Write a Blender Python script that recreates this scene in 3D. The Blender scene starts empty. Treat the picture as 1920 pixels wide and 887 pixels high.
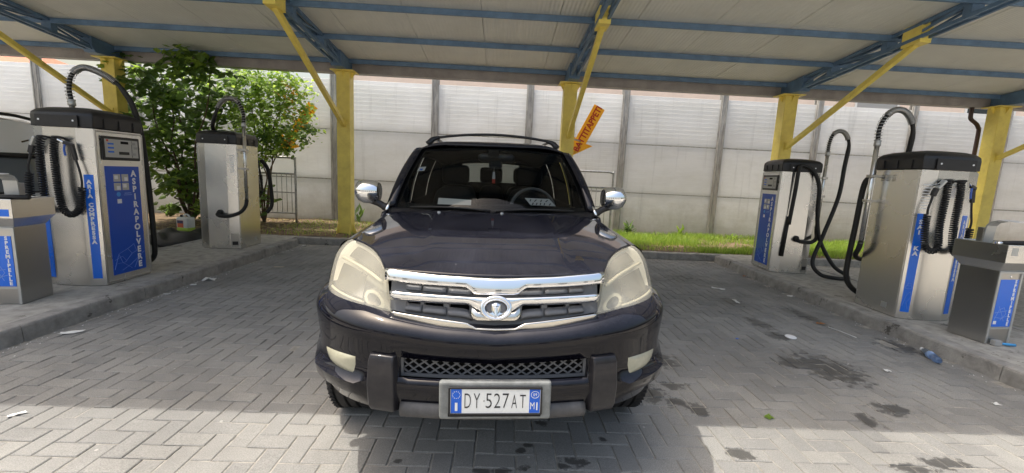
import bpy, bmesh, math, random
import numpy as np
from mathutils import Vector, Matrix
R = math.radians
random.seed(7); rng = np.random.RandomState(11)
scene = bpy.context.scene
COL = scene.collection

# ---------------------------------------------------------------- camera
F_PX, CAM_H, YAW, PIT, ROL = 791.7, 1.447, .0304, .1440, .0478
sy, cy, sp, cp, sr, cr = math.sin(YAW), math.cos(YAW), math.sin(PIT), math.cos(PIT), math.sin(ROL), math.cos(ROL)
fw = Vector((sy*cp, cy*cp, -sp)); r0 = Vector((cy, -sy, 0)); u0 = r0.cross(fw)
cR = r0*cr + u0*sr; cU = u0*cr - r0*sr
cam_d = bpy.data.cameras.new('camera'); cam = bpy.data.objects.new('camera', cam_d); COL.objects.link(cam)
cam.matrix_world = Matrix(((cR.x, cU.x, -fw.x, 0), (cR.y, cU.y, -fw.y, 0), (cR.z, cU.z, -fw.z, CAM_H), (0, 0, 0, 1)))
cam_d.sensor_width = 36; cam_d.lens = F_PX/1920*36; cam_d.clip_start = .05; cam_d.clip_end = 3000
scene.camera = cam
# ---------------------------------------------------------------- sky, sun, exposure
SUN = Vector((.40, -.06, -1.0)).normalized()          # direction the light travels
el = math.asin(-SUN.z); az = math.atan2(-SUN.x, -SUN.y)
w = bpy.data.worlds.new('World'); scene.world = w; w.use_nodes = True
nt = w.node_tree; bg = nt.nodes['Background']
sky = nt.nodes.new('ShaderNodeTexSky'); sky.sky_type = 'NISHITA'; sky.sun_disc = False
sky.sun_elevation = el; sky.sun_rotation = az; sky.air_density = 1.6; sky.dust_density = 9.0; sky.ozone_density = 1.0
hz = nt.nodes.new('ShaderNodeHueSaturation'); hz.inputs['Saturation'].default_value = 1.0   # hazy, whitish summer sky
nt.links.new(sky.outputs[0], hz.inputs['Color']); nt.links.new(hz.outputs[0], bg.inputs[0]); bg.inputs[1].default_value = .15
sl = bpy.data.lights.new('sun', 'SUN'); sl.energy = 2.0; sl.angle = R(.6); sl.color = (1, .95, .87)
so = bpy.data.objects.new('sun', sl); COL.objects.link(so); so.rotation_euler = SUN.to_track_quat('-Z', 'Y').to_euler()
so.location = (-6, 6, 14)
scene.view_settings.view_transform = 'Standard'; scene.view_settings.look = 'None'
scene.view_settings.gamma = 1; scene.view_settings.exposure = 0.97
scene.view_settings.use_curve_mapping = False

# ---------------------------------------------------------------- material helpers
MATS = {}
def rgb(c): return (c[0], c[1], c[2], 1) if len(c) == 3 else c
def mat(name, col, rough=.5, metal=0, spec=.5, var=0, vscale=8, col2=None, bump=0, bscale=60, coat=0, rvar=0, stretch=None, trans=0, alpha=1):
    m = bpy.data.materials.new(name); m.use_nodes = True; n = m.node_tree.nodes; l = m.node_tree.links
    b = n['Principled BSDF']
    b.inputs['Base Color'].default_value = rgb(col); b.inputs['Roughness'].default_value = rough
    b.inputs['Metallic'].default_value = metal; b.inputs['Specular IOR Level'].default_value = spec
    b.inputs['Coat Weight'].default_value = coat; b.inputs['Coat IOR'].default_value = 1.42; b.inputs['Coat Roughness'].default_value = .04
    b.inputs['Transmission Weight'].default_value = trans; b.inputs['Alpha'].default_value = alpha
    tc = n.new('ShaderNodeTexCoord'); mp = n.new('ShaderNodeMapping'); l.new(tc.outputs['Object'], mp.inputs[0])
    if stretch: mp.inputs['Scale'].default_value = stretch
    if var or col2 is not None:
        t = n.new('ShaderNodeTexNoise'); t.inputs['Scale'].default_value = vscale; t.inputs['Detail'].default_value = 6; t.inputs['Roughness'].default_value = .65
        l.new(mp.outputs[0], t.inputs[0])
        r = n.new('ShaderNodeValToRGB'); r.color_ramp.elements[0].position = .33; r.color_ramp.elements[1].position = .68
        c2 = col2 if col2 is not None else tuple(min(1, x*(1+var)) for x in col[:3])
        c1 = col if col2 is not None else tuple(x*(1-var) for x in col[:3])
        r.color_ramp.elements[0].color = rgb(c1); r.color_ramp.elements[1].color = rgb(c2)
        l.new(t.outputs[0], r.inputs[0]); l.new(r.outputs[0], b.inputs['Base Color'])
    if rvar:
        t3 = n.new('ShaderNodeTexNoise'); t3.inputs['Scale'].default_value = vscale*1.7; t3.inputs['Detail'].default_value = 5
        l.new(mp.outputs[0], t3.inputs[0])
        mr = n.new('ShaderNodeMapRange'); mr.inputs[1].default_value = .3; mr.inputs[2].default_value = .7
        mr.inputs[3].default_value = max(0.02, rough-rvar); mr.inputs[4].default_value = min(1, rough+rvar)
        l.new(t3.outputs[0], mr.inputs[0]); l.new(mr.outputs[0], b.inputs['Roughness'])
    if bump:
        t2 = n.new('ShaderNodeTexNoise'); t2.inputs['Scale'].default_value = bscale; t2.inputs['Detail'].default_value = 5
        l.new(mp.outputs[0], t2.inputs[0])
        bp = n.new('ShaderNodeBump'); bp.inputs['Strength'].default_value = bump; bp.inputs['Distance'].default_value = .01
        l.new(t2.outputs[0], bp.inputs['Height']); l.new(bp.outputs[0], b.inputs['Normal'])
    if name.startswith('paint'): b.inputs['Coat Tint'].default_value = (.87, .91, 1, 1)
    MATS[name] = m
    return m
def nodes(m): return m.node_tree.nodes, m.node_tree.links, m.node_tree.nodes['Principled BSDF']

# ---------------------------------------------------------------- geometry helpers
def tag(o, label=None, cat=None, group=None, kind=None):
    if label: o['label'] = label
    if cat: o['category'] = cat
    if group: o['group'] = group
    if kind: o['kind'] = kind
    return o
def link(name, me, m=None, parent=None):
    o = bpy.data.objects.new(name, me); COL.objects.link(o)
    if m is not None:
        if me.materials: me.materials[0] = m
        else: me.materials.append(m)
    if parent is not None: o.parent = parent
    return o
def empty(name, loc=(0, 0, 0), rz=0):
    o = bpy.data.objects.new(name, None); COL.objects.link(o); o.location = loc; o.rotation_euler = (0, 0, rz)
    o.empty_display_size = .2
    return o
def copy_tree(o, parent=None):
    c = o.copy(); COL.objects.link(c); c.parent = parent
    for ch in list(o.children): copy_tree(ch, c)
    return c
class MB:
    def __init__(s): s.v = []; s.f = []
    def add(s, v, f):
        b = len(s.v); s.v += [tuple(map(float, p)) for p in v]; s.f += [tuple(i+b for i in q) for q in f]; return s
    def box(s, x0, x1, y0, y1, z0, z1, Mx=None):
        v = [(x, y, z) for z in (z0, z1) for y in (y0, y1) for x in (x0, x1)]
        if Mx is not None: v = [tuple(Mx @ Vector(p)) for p in v]
        return s.add(v, [(0, 2, 3, 1), (4, 5, 7, 6), (0, 1, 5, 4), (2, 6, 7, 3), (0, 4, 6, 2), (1, 3, 7, 5)])
    def bar(s, a, b, w, h, up=(0, 0, 1)):
        a = Vector(a); b = Vector(b); d = (b-a).normalized(); up = Vector(up)
        sx = d.cross(up)
        if sx.length < 1e-4: sx = d.cross(Vector((1, 0, 0)))
        sx.normalize(); u = sx.cross(d)
        v = [p+sx*i*w/2+u*j*h/2 for p in (a, b) for i, j in ((-1, -1), (1, -1), (1, 1), (-1, 1))]
        return s.add(v, [(3, 2, 1, 0), (4, 5, 6, 7), (0, 1, 5, 4), (1, 2, 6, 5), (2, 3, 7, 6), (3, 0, 4, 7)])
    def prism(s, poly, z0, z1, top=None):
        n = len(poly); t = top or poly
        v = [(x, y, z0) for x, y in poly]+[(x, y, z1) for x, y in t]
        return s.add(v, [tuple(range(n))[::-1], tuple(range(n, 2*n))]+[(i, (i+1) % n, (i+1) % n+n, i+n) for i in range(n)])
    def tube(s, path, r, n=8, cap=True):
        P = [Vector(p) for p in path]; k = len(P); rr = r if hasattr(r, '__len__') else [r]*k
        T = [(P[min(i+1, k-1)]-P[max(i-1, 0)]).normalized() for i in range(k)]
        ref = Vector((0, 0, 1)) if abs(T[0].z) < .9 else Vector((1, 0, 0))
        u = T[0].cross(ref).normalized(); v = []
        for i in range(k):
            u = (u-T[i]*u.dot(T[i])).normalized(); w_ = T[i].cross(u)
            v += [P[i]+(u*math.cos(2*math.pi*j/n)+w_*math.sin(2*math.pi*j/n))*rr[i] for j in range(n)]
        f = [(i*n+j, i*n+(j+1) % n, (i+1)*n+(j+1) % n, (i+1)*n+j) for i in range(k-1) for j in range(n)]
        if cap: f += [tuple(range(n))[::-1], tuple(range((k-1)*n, k*n))]
        return s.add(v, f)
    def grid(s, P, skip=None, close=False):
        nu, nv = len(P), len(P[0])
        v = [p for row in P for p in row]
        f = []
        for i in range(nu-1):
            for j in range(nv-1):
                if skip and skip(i, j): continue
                f.append((i*nv+j, (i+1)*nv+j, (i+1)*nv+j+1, i*nv+j+1))
        return s.add(v, f)
    def lathe(s, prof, n=24, axis='z', c=(0, 0, 0)):
        v = []
        for r, h in prof:
            for j in range(n):
                a = 2*math.pi*j/n; x, y = r*math.cos(a), r*math.sin(a)
                p = (x, y, h) if axis == 'z' else ((h, x, y) if axis == 'x' else (x, h, y))
                v.append((p[0]+c[0], p[1]+c[1], p[2]+c[2]))
        k = len(prof)
        return s.add(v, [(i*n+j, i*n+(j+1) % n, (i+1)*n+(j+1) % n, (i+1)*n+j) for i in range(k-1) for j in range(n)]+[tuple(range(n))[::-1], tuple(range((k-1)*n, k*n))])
    def build(s, name, m, parent=None, smooth=False, bevel=0, solid=0, off=0, seg=2, angle=None):
        me = bpy.data.meshes.new(name); me.from_pydata(s.v, [], s.f); me.validate(); me.update()
        bm = bmesh.new(); bm.from_mesh(me); bmesh.ops.remove_doubles(bm, verts=bm.verts, dist=1e-6)
        if not solid: bmesh.ops.recalc_face_normals(bm, faces=bm.faces)
        bm.to_mesh(me); bm.free()
        o = link(name, me, m, parent)
        if solid:
            md = o.modifiers.new('solid', 'SOLIDIFY'); md.thickness = solid; md.offset = off
        if bevel:
            md = o.modifiers.new('bevel', 'BEVEL'); md.width = bevel; md.segments = seg; md.limit_method = 'ANGLE'; md.angle_limit = R(35)
        if smooth:
            for p in me.polygons: p.use_smooth = True
            if angle: 
                try: me.set_sharp_from_angle(angle=R(angle))
                except Exception: pass
        return o
def catmull(pts, n=8):
    P = [np.array(p, float) for p in pts]; P = [2*P[0]-P[1]]+P+[2*P[-1]-P[-2]]; out = []
    for i in range(1, len(P)-2):
        for k in range(n):
            t = k/n
            out.append(.5*((2*P[i])+(-P[i-1]+P[i+1])*t+(2*P[i-1]-5*P[i]+4*P[i+1]-P[i+2])*t*t+(-P[i-1]+3*P[i]-3*P[i+1]+P[i+2])*t**3))
    out.append(P[-2]); return [tuple(p) for p in out]
def resample(pts, n):
    P = np.array(pts, float); d = np.r_[0, np.cumsum(np.linalg.norm(np.diff(P, axis=0), axis=1))]
    t = np.linspace(0, d[-1], n); return np.stack([np.interp(t, d, P[:, k]) for k in range(P.shape[1])], 1)
def coons(c0, c1, d0, d1, nu, nv):
    c0, c1 = resample(c0, nu), resample(c1, nu); d0, d1 = resample(d0, nv), resample(d1, nv); G = []
    for i in range(nu):
        u = i/(nu-1); row = []
        for j in range(nv):
            v = j/(nv-1)
            p = (1-v)*c0[i]+v*c1[i]+(1-u)*d0[j]+u*d1[j]-((1-u)*(1-v)*c0[0]+u*(1-v)*c0[-1]+(1-u)*v*c1[0]+u*v*c1[-1])
            row.append(p)
        G.append(row)
    return G
TXT = {}
def text_mesh(s, size, ls=1.0, off=0.0, ext=.0006, sx=1.0):
    key = (s, size, ls, off, sx)
    if key in TXT: return TXT[key]
    cu = bpy.data.curves.new('lettering', 'FONT'); cu.body = s; cu.size = size; cu.align_x = 'CENTER'; cu.align_y = 'CENTER'
    cu.space_line = ls; cu.offset = off; cu.extrude = ext; cu.resolution_u = 3
    o = bpy.data.objects.new('tmp', cu); COL.objects.link(o)
    dg = bpy.context.evaluated_depsgraph_get(); me = bpy.data.meshes.new_from_object(o.evaluated_get(dg)); me.name = 'lettering'
    bpy.data.objects.remove(o); bpy.data.curves.remove(cu)
    if sx != 1.0:
        for v in me.vertices: v.co.x *= sx
    TXT[key] = me; return me
def text(s, size, m, parent, loc, right, up, ls=1.0, off=0.0, sx=1.0, name='lettering', cz=True):
    me = text_mesh(s, size, ls, off, sx=sx).copy(); r_, u_ = Vector(right).normalized(), Vector(up).normalized(); n_ = r_.cross(u_)
    zs = [v.co.y for v in me.vertices]; xs = [v.co.x for v in me.vertices]
    cx0 = (max(xs)+min(xs))/2; cy0 = (max(zs)+min(zs))/2
    L = Vector(loc)
    for v in me.vertices:
        c = v.co.copy(); v.co = L+r_*(c.x-cx0)+u_*(c.y-cy0)+n_*c.z
    me.materials.clear()
    return link(name, me, m, parent)

def letter(ch, wd, ht, m, parent, loc, right, up, off=0.0, name='letter'):
    me = text_mesh(ch, 1.0, 1.0, off, .0006).copy(); r_, u_ = Vector(right).normalized(), Vector(up).normalized(); n_ = r_.cross(u_)
    xs = [v.co.x for v in me.vertices]; ys = [v.co.y for v in me.vertices]; x0, x1, y0, y1 = min(xs), max(xs), min(ys), max(ys); L = Vector(loc)
    for v in me.vertices:
        c = v.co.copy(); v.co = L+r_*((c.x-(x0+x1)/2)/(x1-x0)*wd)+u_*((c.y-(y0+y1)/2)/(y1-y0)*ht)+n_*c.z
    me.materials.clear(); return link(name, me, m, parent)
# ---------------------------------------------------------------- materials
mat('yellow_paint', (.93, .74, .17), .42, var=.12, vscale=5, bump=.05, bscale=40)
mat('blue_paint', (.12, .205, .325), .45, var=.2, vscale=6, bump=.05)
mat('ceiling_sheet', (.74, .75, .71), .5, var=.05, vscale=2)
mat('gutter_metal', (.36, .33, .31), .5, var=.18, vscale=3)
mat('concrete', (.38, .365, .33), .9, var=.25, vscale=9, bump=.5, bscale=70)
mat('kerb_concrete', (.31, .30, .28), .9, var=.28, vscale=7, bump=.6, bscale=60)
mat('asphalt', (.25, .244, .23), .95, var=.3, vscale=30, bump=.5, bscale=200)
mat('joint_sand', (.31, .295, .26), 1, var=.35, vscale=14, bump=.4, bscale=200)
mat('soil', (.16, .115, .07), 1, var=.45, vscale=6, bump=1, bscale=30)
mat('steel', (.74, .735, .71), .27, 1, rvar=.02, vscale=1.2)
mat('steel_dark', (.48, .475, .46), .30, 1, rvar=.02, vscale=1.2)
mat('galvanised', (.42, .43, .43), .42, .9, var=.2, vscale=25)
mat('post_metal', (.40, .385, .355), .75, .0, var=.35, vscale=7, bump=.3, stretch=(3, 3, .5))
mat('wall_white', (.77, .78, .76), .6)
mat('black_plastic', (.012, .012, .014), .38, var=.2, vscale=20, bump=.05, bscale=300)
mat('black_rubber', (.010, .010, .010), .55)
mat('spring_wire', (.5, .5, .5), .3, 1)
mat('chrome', (.86, .87, .88), .05, 1)
mat('chrome_beige', (.66, .645, .60), .12, 1, rvar=.05, vscale=12)  # beige tint paints the ground's reflection into the lower chrome
mat('sign_blue', (.008, .155, .74), .3, coat=.2)
mat('sign_blue_dark', (.004, .078, .50), .3, coat=.2)
mat('white_print', (.82, .83, .85), .5)
mat('pale_line', (.20, .33, .75), .5)
mat('frame_grey', (.50, .51, .50), .4, .6)
mat('display_plate', (.46, .46, .45), .4, .3)
mat('red_dot', (.6, .05, .03), .4)
mat('trigger_blue', (.03, .10, .42), .4)
mat('sign_orange', (.95, .66, .09), .5, col2=(.93, .56, .04), vscale=2.2)
mat('sign_red', (.55, .045, .02), .5)
mat('peach_render', (.82, .67, .56), .9, var=.06, vscale=2)
mat('roof_tile', (.42, .16, .09), .85, var=.3, vscale=9)
mat('window_white', (.75, .75, .73), .4)
mat('dark_glass', (.03, .035, .04), .08)
mat('shutter_grey', (.35, .35, .34), .6)
mat('white_car', (.78, .79, .80), .2, coat=1)
mat('van_glass', (.17, .19, .21), .06, coat=.5)
mat('wheel_grey', (.11, .11, .112), .5)
mat('mirror_grey', (.05, .052, .055), .3)
mat('tyre', (.016, .016, .017), .8, var=.25, vscale=40)
mat('paint', (.0045, .0045, .0075), .5, spec=0, coat=1.0, var=.25, vscale=30)
mat('paint_scuffed', (.012, .011, .0125), .42, spec=.25, coat=.6, col2=(.022, .020, .021), vscale=25, bump=.03)
mat('grille_grey', (.135, .14, .15), .5)
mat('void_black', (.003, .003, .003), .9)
mat('skid_grey', (.075, .075, .078), .55, var=.3, vscale=12)
mat('plate_bracket', (.20, .21, .205), .6, var=.3, vscale=16)
mat('plate_white', (.80, .81, .79), .35)
mat('plate_blue', (.01, .12, .62), .35)
mat('plate_ink', (.02, .02, .022), .5)
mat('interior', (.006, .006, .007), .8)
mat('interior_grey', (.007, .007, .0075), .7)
mat('fog_lens', (.36, .35, .26), .16, coat=.6, var=.12, vscale=14)
mat('lamp_inside', (.52, .51, .46), .4)
mat('lamp_reflector', (.34, .34, .33), .16, .8)
mat('lamp_cream', (.62, .60, .50), .45)
mat('lamp_eye', (.10, .10, .095), .12, coat=1)
mat('paper', (.72, .72, .70), .8)
mat('leaf_litter', (.35, .16, .06), .8)
mat('bark', (.12, .085, .055), .9, var=.3, vscale=20, bump=.6)
mat('jerry_white', (.66, .69, .68), .35)
mat('jerry_liquid', (.42, .62, .08), .35)
mat('label_red', (.62, .13, .05), .5)
mat('label_dark', (.05, .05, .12), .5)
mat('mat_black', (.012, .012, .013), .6, bump=.3, bscale=60)
def paver_mat():
    m = mat('paver', (.2, .2, .2), .85); n, l, b = nodes(m)
    geo = n.new('ShaderNodeNewGeometry'); oi = n.new('ShaderNodeObjectInfo')
    add = n.new('ShaderNodeMath'); add.operation = 'ADD'; l.new(oi.outputs['Random'], add.inputs[0]); l.new(geo.outputs['Random Per Island'], add.inputs[1])
    fr = n.new('ShaderNodeMath'); fr.operation = 'FRACT'; l.new(add.outputs[0], fr.inputs[0])
    r = n.new('ShaderNodeValToRGB'); e = r.color_ramp.elements
    e[0].color = (.212, .211, .203, 1); e[1].color = (.262, .258, .242, 1); l.new(fr.outputs[0], r.inputs[0])
    # fine aggregate
    t = n.new('ShaderNodeTexNoise'); t.inputs['Scale'].default_value = 190; t.inputs['Detail'].default_value = 3; l.new(geo.outputs['Position'], t.inputs[0])
    t2 = n.new('ShaderNodeTexNoise'); t2.inputs['Scale'].default_value = 1.1; t2.inputs['Detail'].default_value = 7; t2.inputs['Roughness'].default_value = .62; l.new(geo.outputs['Position'], t2.inputs[0])
    mr = n.new('ShaderNodeMapRange'); mr.inputs[1].default_value = .25; mr.inputs[2].default_value = .75; mr.inputs[3].default_value = .70; mr.inputs[4].default_value = 1.30; l.new(t.outputs[0], mr.inputs[0])
    mr2 = n.new('ShaderNodeMapRange'); mr2.inputs[1].default_value = .3; mr2.inputs[2].default_value = .7; mr2.inputs[3].default_value = .74; mr2.inputs[4].default_value = 1.22; l.new(t2.outputs[0], mr2.inputs[0])
    mu = n.new('ShaderNodeMath'); mu.operation = 'MULTIPLY'; l.new(mr.outputs[0], mu.inputs[0]); l.new(mr2.outputs[0], mu.inputs[1])
    mc = n.new('ShaderNodeVectorMath'); mc.operation = 'SCALE'; l.new(r.outputs[0], mc.inputs[0]); l.new(mu.outputs[0], mc.inputs['Scale'])
    # wet / oily spots, each with its own place and ragged outline
    tn = n.new('ShaderNodeTexNoise'); tn.inputs['Scale'].default_value = 16; tn.inputs['Detail'].default_value = 5; tn.inputs['Roughness'].default_value = .7; l.new(geo.outputs['Position'], tn.inputs[0])
    nm = n.new('ShaderNodeMapRange'); nm.inputs[1].default_value = .3; nm.inputs[2].default_value = .7; nm.inputs[3].default_value = -.85; nm.inputs[4].default_value = .85; l.new(tn.outputs[0], nm.inputs[0])
    spots = [(2.74, 3.22, .22, .25), (2.52, 3.3, .13, .10), (2.82, 4.29, .10, .17), (2.79, 3.92, .09, .10), (1.39, 3.25, .11, .12), (1.29, 2.84, .09, .05), (1.09, 2.71, .10, .11),
             (1.34, 2.53, .07, .07), (1.22, 2.61, .07, .06), (2.70, 2.60, .10, .08), (2.41, 2.46, .06, .07), (1.36, 2.08, .07, .05), (2.49, 2.05, .12, .05), (2.25, 2.0, .10, .04),
             (2.83, 6.3, .25, .20), (2.96, 5.08, .12, .16), (.44, 1.975, .075, .035), (.205, 2.11, .022, .02), (.167, 2.06, .026, .02), (.297, 2.31, .03, .03), (.17, 1.92, .04, .02),
             (-.462, 1.95, .02, .015), (-.04, 1.89, .035, .02), (.06, 1.895, .04, .02), (.635, 2.18, .018, .02), (.38, 1.95, .04, .02), (3.85, 3.75, .13, .18), (3.55, 4.6, .09, .3)]
    prev = None
    for (x, y, rx, ry) in spots:
        s = n.new('ShaderNodeVectorMath'); s.operation = 'SUBTRACT'; s.inputs[1].default_value = (x, y, 0); l.new(geo.outputs['Position'], s.inputs[0])
        q = n.new('ShaderNodeVectorMath'); q.operation = 'MULTIPLY'; q.inputs[1].default_value = (1/rx, 1/ry, 0); l.new(s.outputs[0], q.inputs[0])
        ln = n.new('ShaderNodeVectorMath'); ln.operation = 'LENGTH'; l.new(q.outputs[0], ln.inputs[0])
        if prev is None: prev = ln.outputs['Value']
        else:
            mi = n.new('ShaderNodeMath'); mi.operation = 'MINIMUM'; l.new(prev, mi.inputs[0]); l.new(ln.outputs['Value'], mi.inputs[1]); prev = mi.outputs[0]
    ad = n.new('ShaderNodeMath'); ad.operation = 'ADD'; l.new(prev, ad.inputs[0]); l.new(nm.outputs[0], ad.inputs[1])
    wet = n.new('ShaderNodeMapRange'); wet.inputs[1].default_value = .85; wet.inputs[2].default_value = 1.15; wet.inputs[3].default_value = .36; wet.inputs[4].default_value = 1.0; l.new(ad.outputs[0], wet.inputs[0])
    m2 = n.new('ShaderNodeVectorMath'); m2.operation = 'SCALE'; l.new(mc.outputs[0], m2.inputs[0]); l.new(wet.outputs[0], m2.inputs['Scale'])
    # small pale specks of chewing gum and paint
    vo = n.new('ShaderNodeTexVoronoi'); vo.inputs['Scale'].default_value = 5.5; l.new(geo.outputs['Position'], vo.inputs[0])
    lt = n.new('ShaderNodeMath'); lt.operation = 'LESS_THAN'; lt.inputs[1].default_value = .045; l.new(vo.outputs['Distance'], lt.inputs[0])
    mx = n.new('ShaderNodeMix'); mx.data_type = 'RGBA'; mx.inputs[7].default_value = (.42, .41, .38, 1); l.new(m2.outputs[0], mx.inputs[6])
    ltm = n.new('ShaderNodeMath'); ltm.operation = 'MULTIPLY'; ltm.inputs[1].default_value = .8; l.new(lt.outputs[0], ltm.inputs[0]); l.new(ltm.outputs[0], mx.inputs[0])
    l.new(mx.outputs[2], b.inputs['Base Color'])
    rr = n.new('ShaderNodeMapRange'); rr.inputs[1].default_value = .36; rr.inputs[2].default_value = 1; rr.inputs[3].default_value = .42; rr.inputs[4].default_value = .88; l.new(wet.outputs[0], rr.inputs[0]); l.new(rr.outputs[0], b.inputs['Roughness'])
    bp = n.new('ShaderNodeBump'); bp.inputs['Strength'].default_value = .5; bp.inputs['Distance'].default_value = .004; l.new(t.outputs[0], bp.inputs['Height']); l.new(bp.outputs[0], b.inputs['Normal'])
    return m
paver_mat()
def wall_mat():
    m = MATS['wall_white']; n, l, b = nodes(m)
    geo = n.new('ShaderNodeNewGeometry'); mp = n.new('ShaderNodeMapping'); mp.inputs['Scale'].default_value = (1.2, 1, 3); l.new(geo.outputs['Position'], mp.inputs[0])
    t = n.new('ShaderNodeTexNoise'); t.inputs['Scale'].default_value = .9; t.inputs['Detail'].default_value = 8; t.inputs['Roughness'].default_value = .7; l.new(mp.outputs[0], t.inputs[0])
    r = n.new('ShaderNodeValToRGB'); e = r.color_ramp.elements; e[0].position = .25; e[0].color = (.77, .78, .76, 1); e[1].position = .6; e[1].color = (.87, .885, .885, 1); l.new(t.outputs[0], r.inputs[0])
    # splashed dirt near the ground
    sx = n.new('ShaderNodeSeparateXYZ'); l.new(geo.outputs['Position'], sx.inputs[0])
    t2 = n.new('ShaderNodeTexNoise'); t2.inputs['Scale'].default_value = 2.3; t2.inputs['Detail'].default_value = 8; t2.inputs['Roughness'].default_value = .75; l.new(geo.outputs['Position'], t2.inputs[0])
    zz = n.new('ShaderNodeMath'); zz.operation = 'MULTIPLY_ADD'; zz.inputs[1].default_value = 1.6; l.new(t2.outputs[0], zz.inputs[0])
    ng = n.new('ShaderNodeMath'); ng.operation = 'MULTIPLY'; ng.inputs[1].default_value = -.9; l.new(sx.outputs[2], ng.inputs[0]); l.new(ng.outputs[0], zz.inputs[2])
    mr = n.new('ShaderNodeMapRange'); mr.inputs[1].default_value = -.1; mr.inputs[2].default_value = .75; mr.inputs[3].default_value = 0; mr.inputs[4].default_value = .55; l.new(zz.outputs[0], mr.inputs[0])
    mx = n.new('ShaderNodeMix'); mx.data_type = 'RGBA'; mx.inputs[7].default_value = (.40, .38, .31, 1); l.new(r.outputs[0], mx.inputs[6]); l.new(mr.outputs[0], mx.inputs[0])
    oi = n.new('ShaderNodeObjectInfo'); om = n.new('ShaderNodeMapRange'); om.inputs[3].default_value = .90; om.inputs[4].default_value = 1.04; l.new(oi.outputs['Random'], om.inputs[0])
    mp3 = n.new('ShaderNodeMapping'); mp3.inputs['Scale'].default_value = (5, 1, .35); l.new(geo.outputs['Position'], mp3.inputs[0])
    t3 = n.new('ShaderNodeTexNoise'); t3.inputs['Scale'].default_value = 1.5; t3.inputs['Detail'].default_value = 7; t3.inputs['Roughness'].default_value = .65; l.new(mp3.outputs[0], t3.inputs[0])
    m3 = n.new('ShaderNodeMapRange'); m3.inputs[1].default_value = .56; m3.inputs[2].default_value = .78; m3.inputs[3].default_value = 1; m3.inputs[4].default_value = .80; l.new(t3.outputs[0], m3.inputs[0])
    mm = n.new('ShaderNodeMath'); mm.operation = 'MULTIPLY'; l.new(om.outputs[0], mm.inputs[0]); l.new(m3.outputs[0], mm.inputs[1])
    vs = n.new('ShaderNodeVectorMath'); vs.operation = 'SCALE'; l.new(mx.outputs[2], vs.inputs[0]); l.new(mm.outputs[0], vs.inputs['Scale'])
    l.new(vs.outputs[0], b.inputs['Base Color'])
    tr = n.new('ShaderNodeBsdfTranslucent'); l.new(vs.outputs[0], tr.inputs[0])
    ms = n.new('ShaderNodeMixShader'); ms.inputs[0].default_value = .48; l.new(b.outputs[0], ms.inputs[1]); l.new(tr.outputs[0], ms.inputs[2])
    l.new(ms.outputs[0], n['Material Output'].inputs[0])
wall_mat()
def ceiling_mat():
    m = MATS['ceiling_sheet']; n, l, b = nodes(m)
    geo = n.new('ShaderNodeNewGeometry'); mp = n.new('ShaderNodeMapping'); l.new(geo.outputs['Position'], mp.inputs[0])
    wv = n.new('ShaderNodeTexWave'); wv.bands_direction = 'X'; wv.inputs['Scale'].default_value = 5.6; l.new(mp.outputs[0], wv.inputs[0])
    bp = n.new('ShaderNodeBump'); bp.inputs['Strength'].default_value = .55; bp.inputs['Distance'].default_value = .006; l.new(wv.outputs['Fac'], bp.inputs['Height']); l.new(bp.outputs[0], b.inputs['Normal'])
ceiling_mat()
def glass_mat(name, tint, refl=1.0, base_rough=.02):
    m = bpy.data.materials.new(name); m.use_nodes = True; n = m.node_tree.nodes; l = m.node_tree.links; n.remove(n['Principled BSDF'])
    t = n.new('ShaderNodeBsdfTransparent'); t.inputs[0].default_value = rgb(tint)
    g = n.new('ShaderNodeBsdfGlossy'); g.inputs['Roughness'].default_value = base_rough; g.inputs[0].default_value = (refl, refl, refl, 1)
    f = n.new('ShaderNodeFresnel'); f.inputs[0].default_value = 1.5
    ms = n.new('ShaderNodeMixShader'); l.new(f.outputs[0], ms.inputs[0]); l.new(t.outputs[0], ms.inputs[1]); l.new(g.outputs[0], ms.inputs[2]); l.new(ms.outputs[0], n['Material Output'].inputs[0])
    MATS[name] = m
glass_mat('windscreen_glass', (.64, .67, .65), .38); glass_mat('tinted_glass', (.30, .32, .31)); glass_mat('side_glass', (.10, .11, .105), .6); glass_mat('clear_plastic', (.82, .88, .93))
def lens_mat():
    m = bpy.data.materials.new('lamp_lens'); m.use_nodes = True; n, l, b = nodes(m)
    b.inputs['Roughness'].default_value = .22; b.inputs['Coat Weight'].default_value = .8; b.inputs['Coat Roughness'].default_value = .08
    tc = n.new('ShaderNodeTexCoord'); t = n.new('ShaderNodeTexNoise'); t.inputs['Scale'].default_value = 9; t.inputs['Detail'].default_value = 6; l.new(tc.outputs['Object'], t.inputs[0])
    r = n.new('ShaderNodeValToRGB'); r.color_ramp.elements[0].color = (.57, .55, .46, 1); r.color_ramp.elements[1].color = (.61, .595, .52, 1); l.new(t.outputs[0], r.inputs[0]); l.new(r.outputs[0], b.inputs['Base Color'])
    tr = n.new('ShaderNodeBsdfTransparent'); tr.inputs[0].default_value = (.95, .93, .85, 1)
    ms = n.new('ShaderNodeMixShader'); mr = n.new('ShaderNodeMapRange'); mr.inputs[1].default_value = .3; mr.inputs[2].default_value = .7; mr.inputs[3].default_value = .58; mr.inputs[4].default_value = .66; l.new(t.outputs[0], mr.inputs[0]); l.new(mr.outputs[0], ms.inputs[0])
    l.new(b.outputs[0], ms.inputs[1]); l.new(tr.outputs[0], ms.inputs[2]); l.new(ms.outputs[0], n['Material Output'].inputs[0]); MATS['lamp_lens'] = m
lens_mat()
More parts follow.
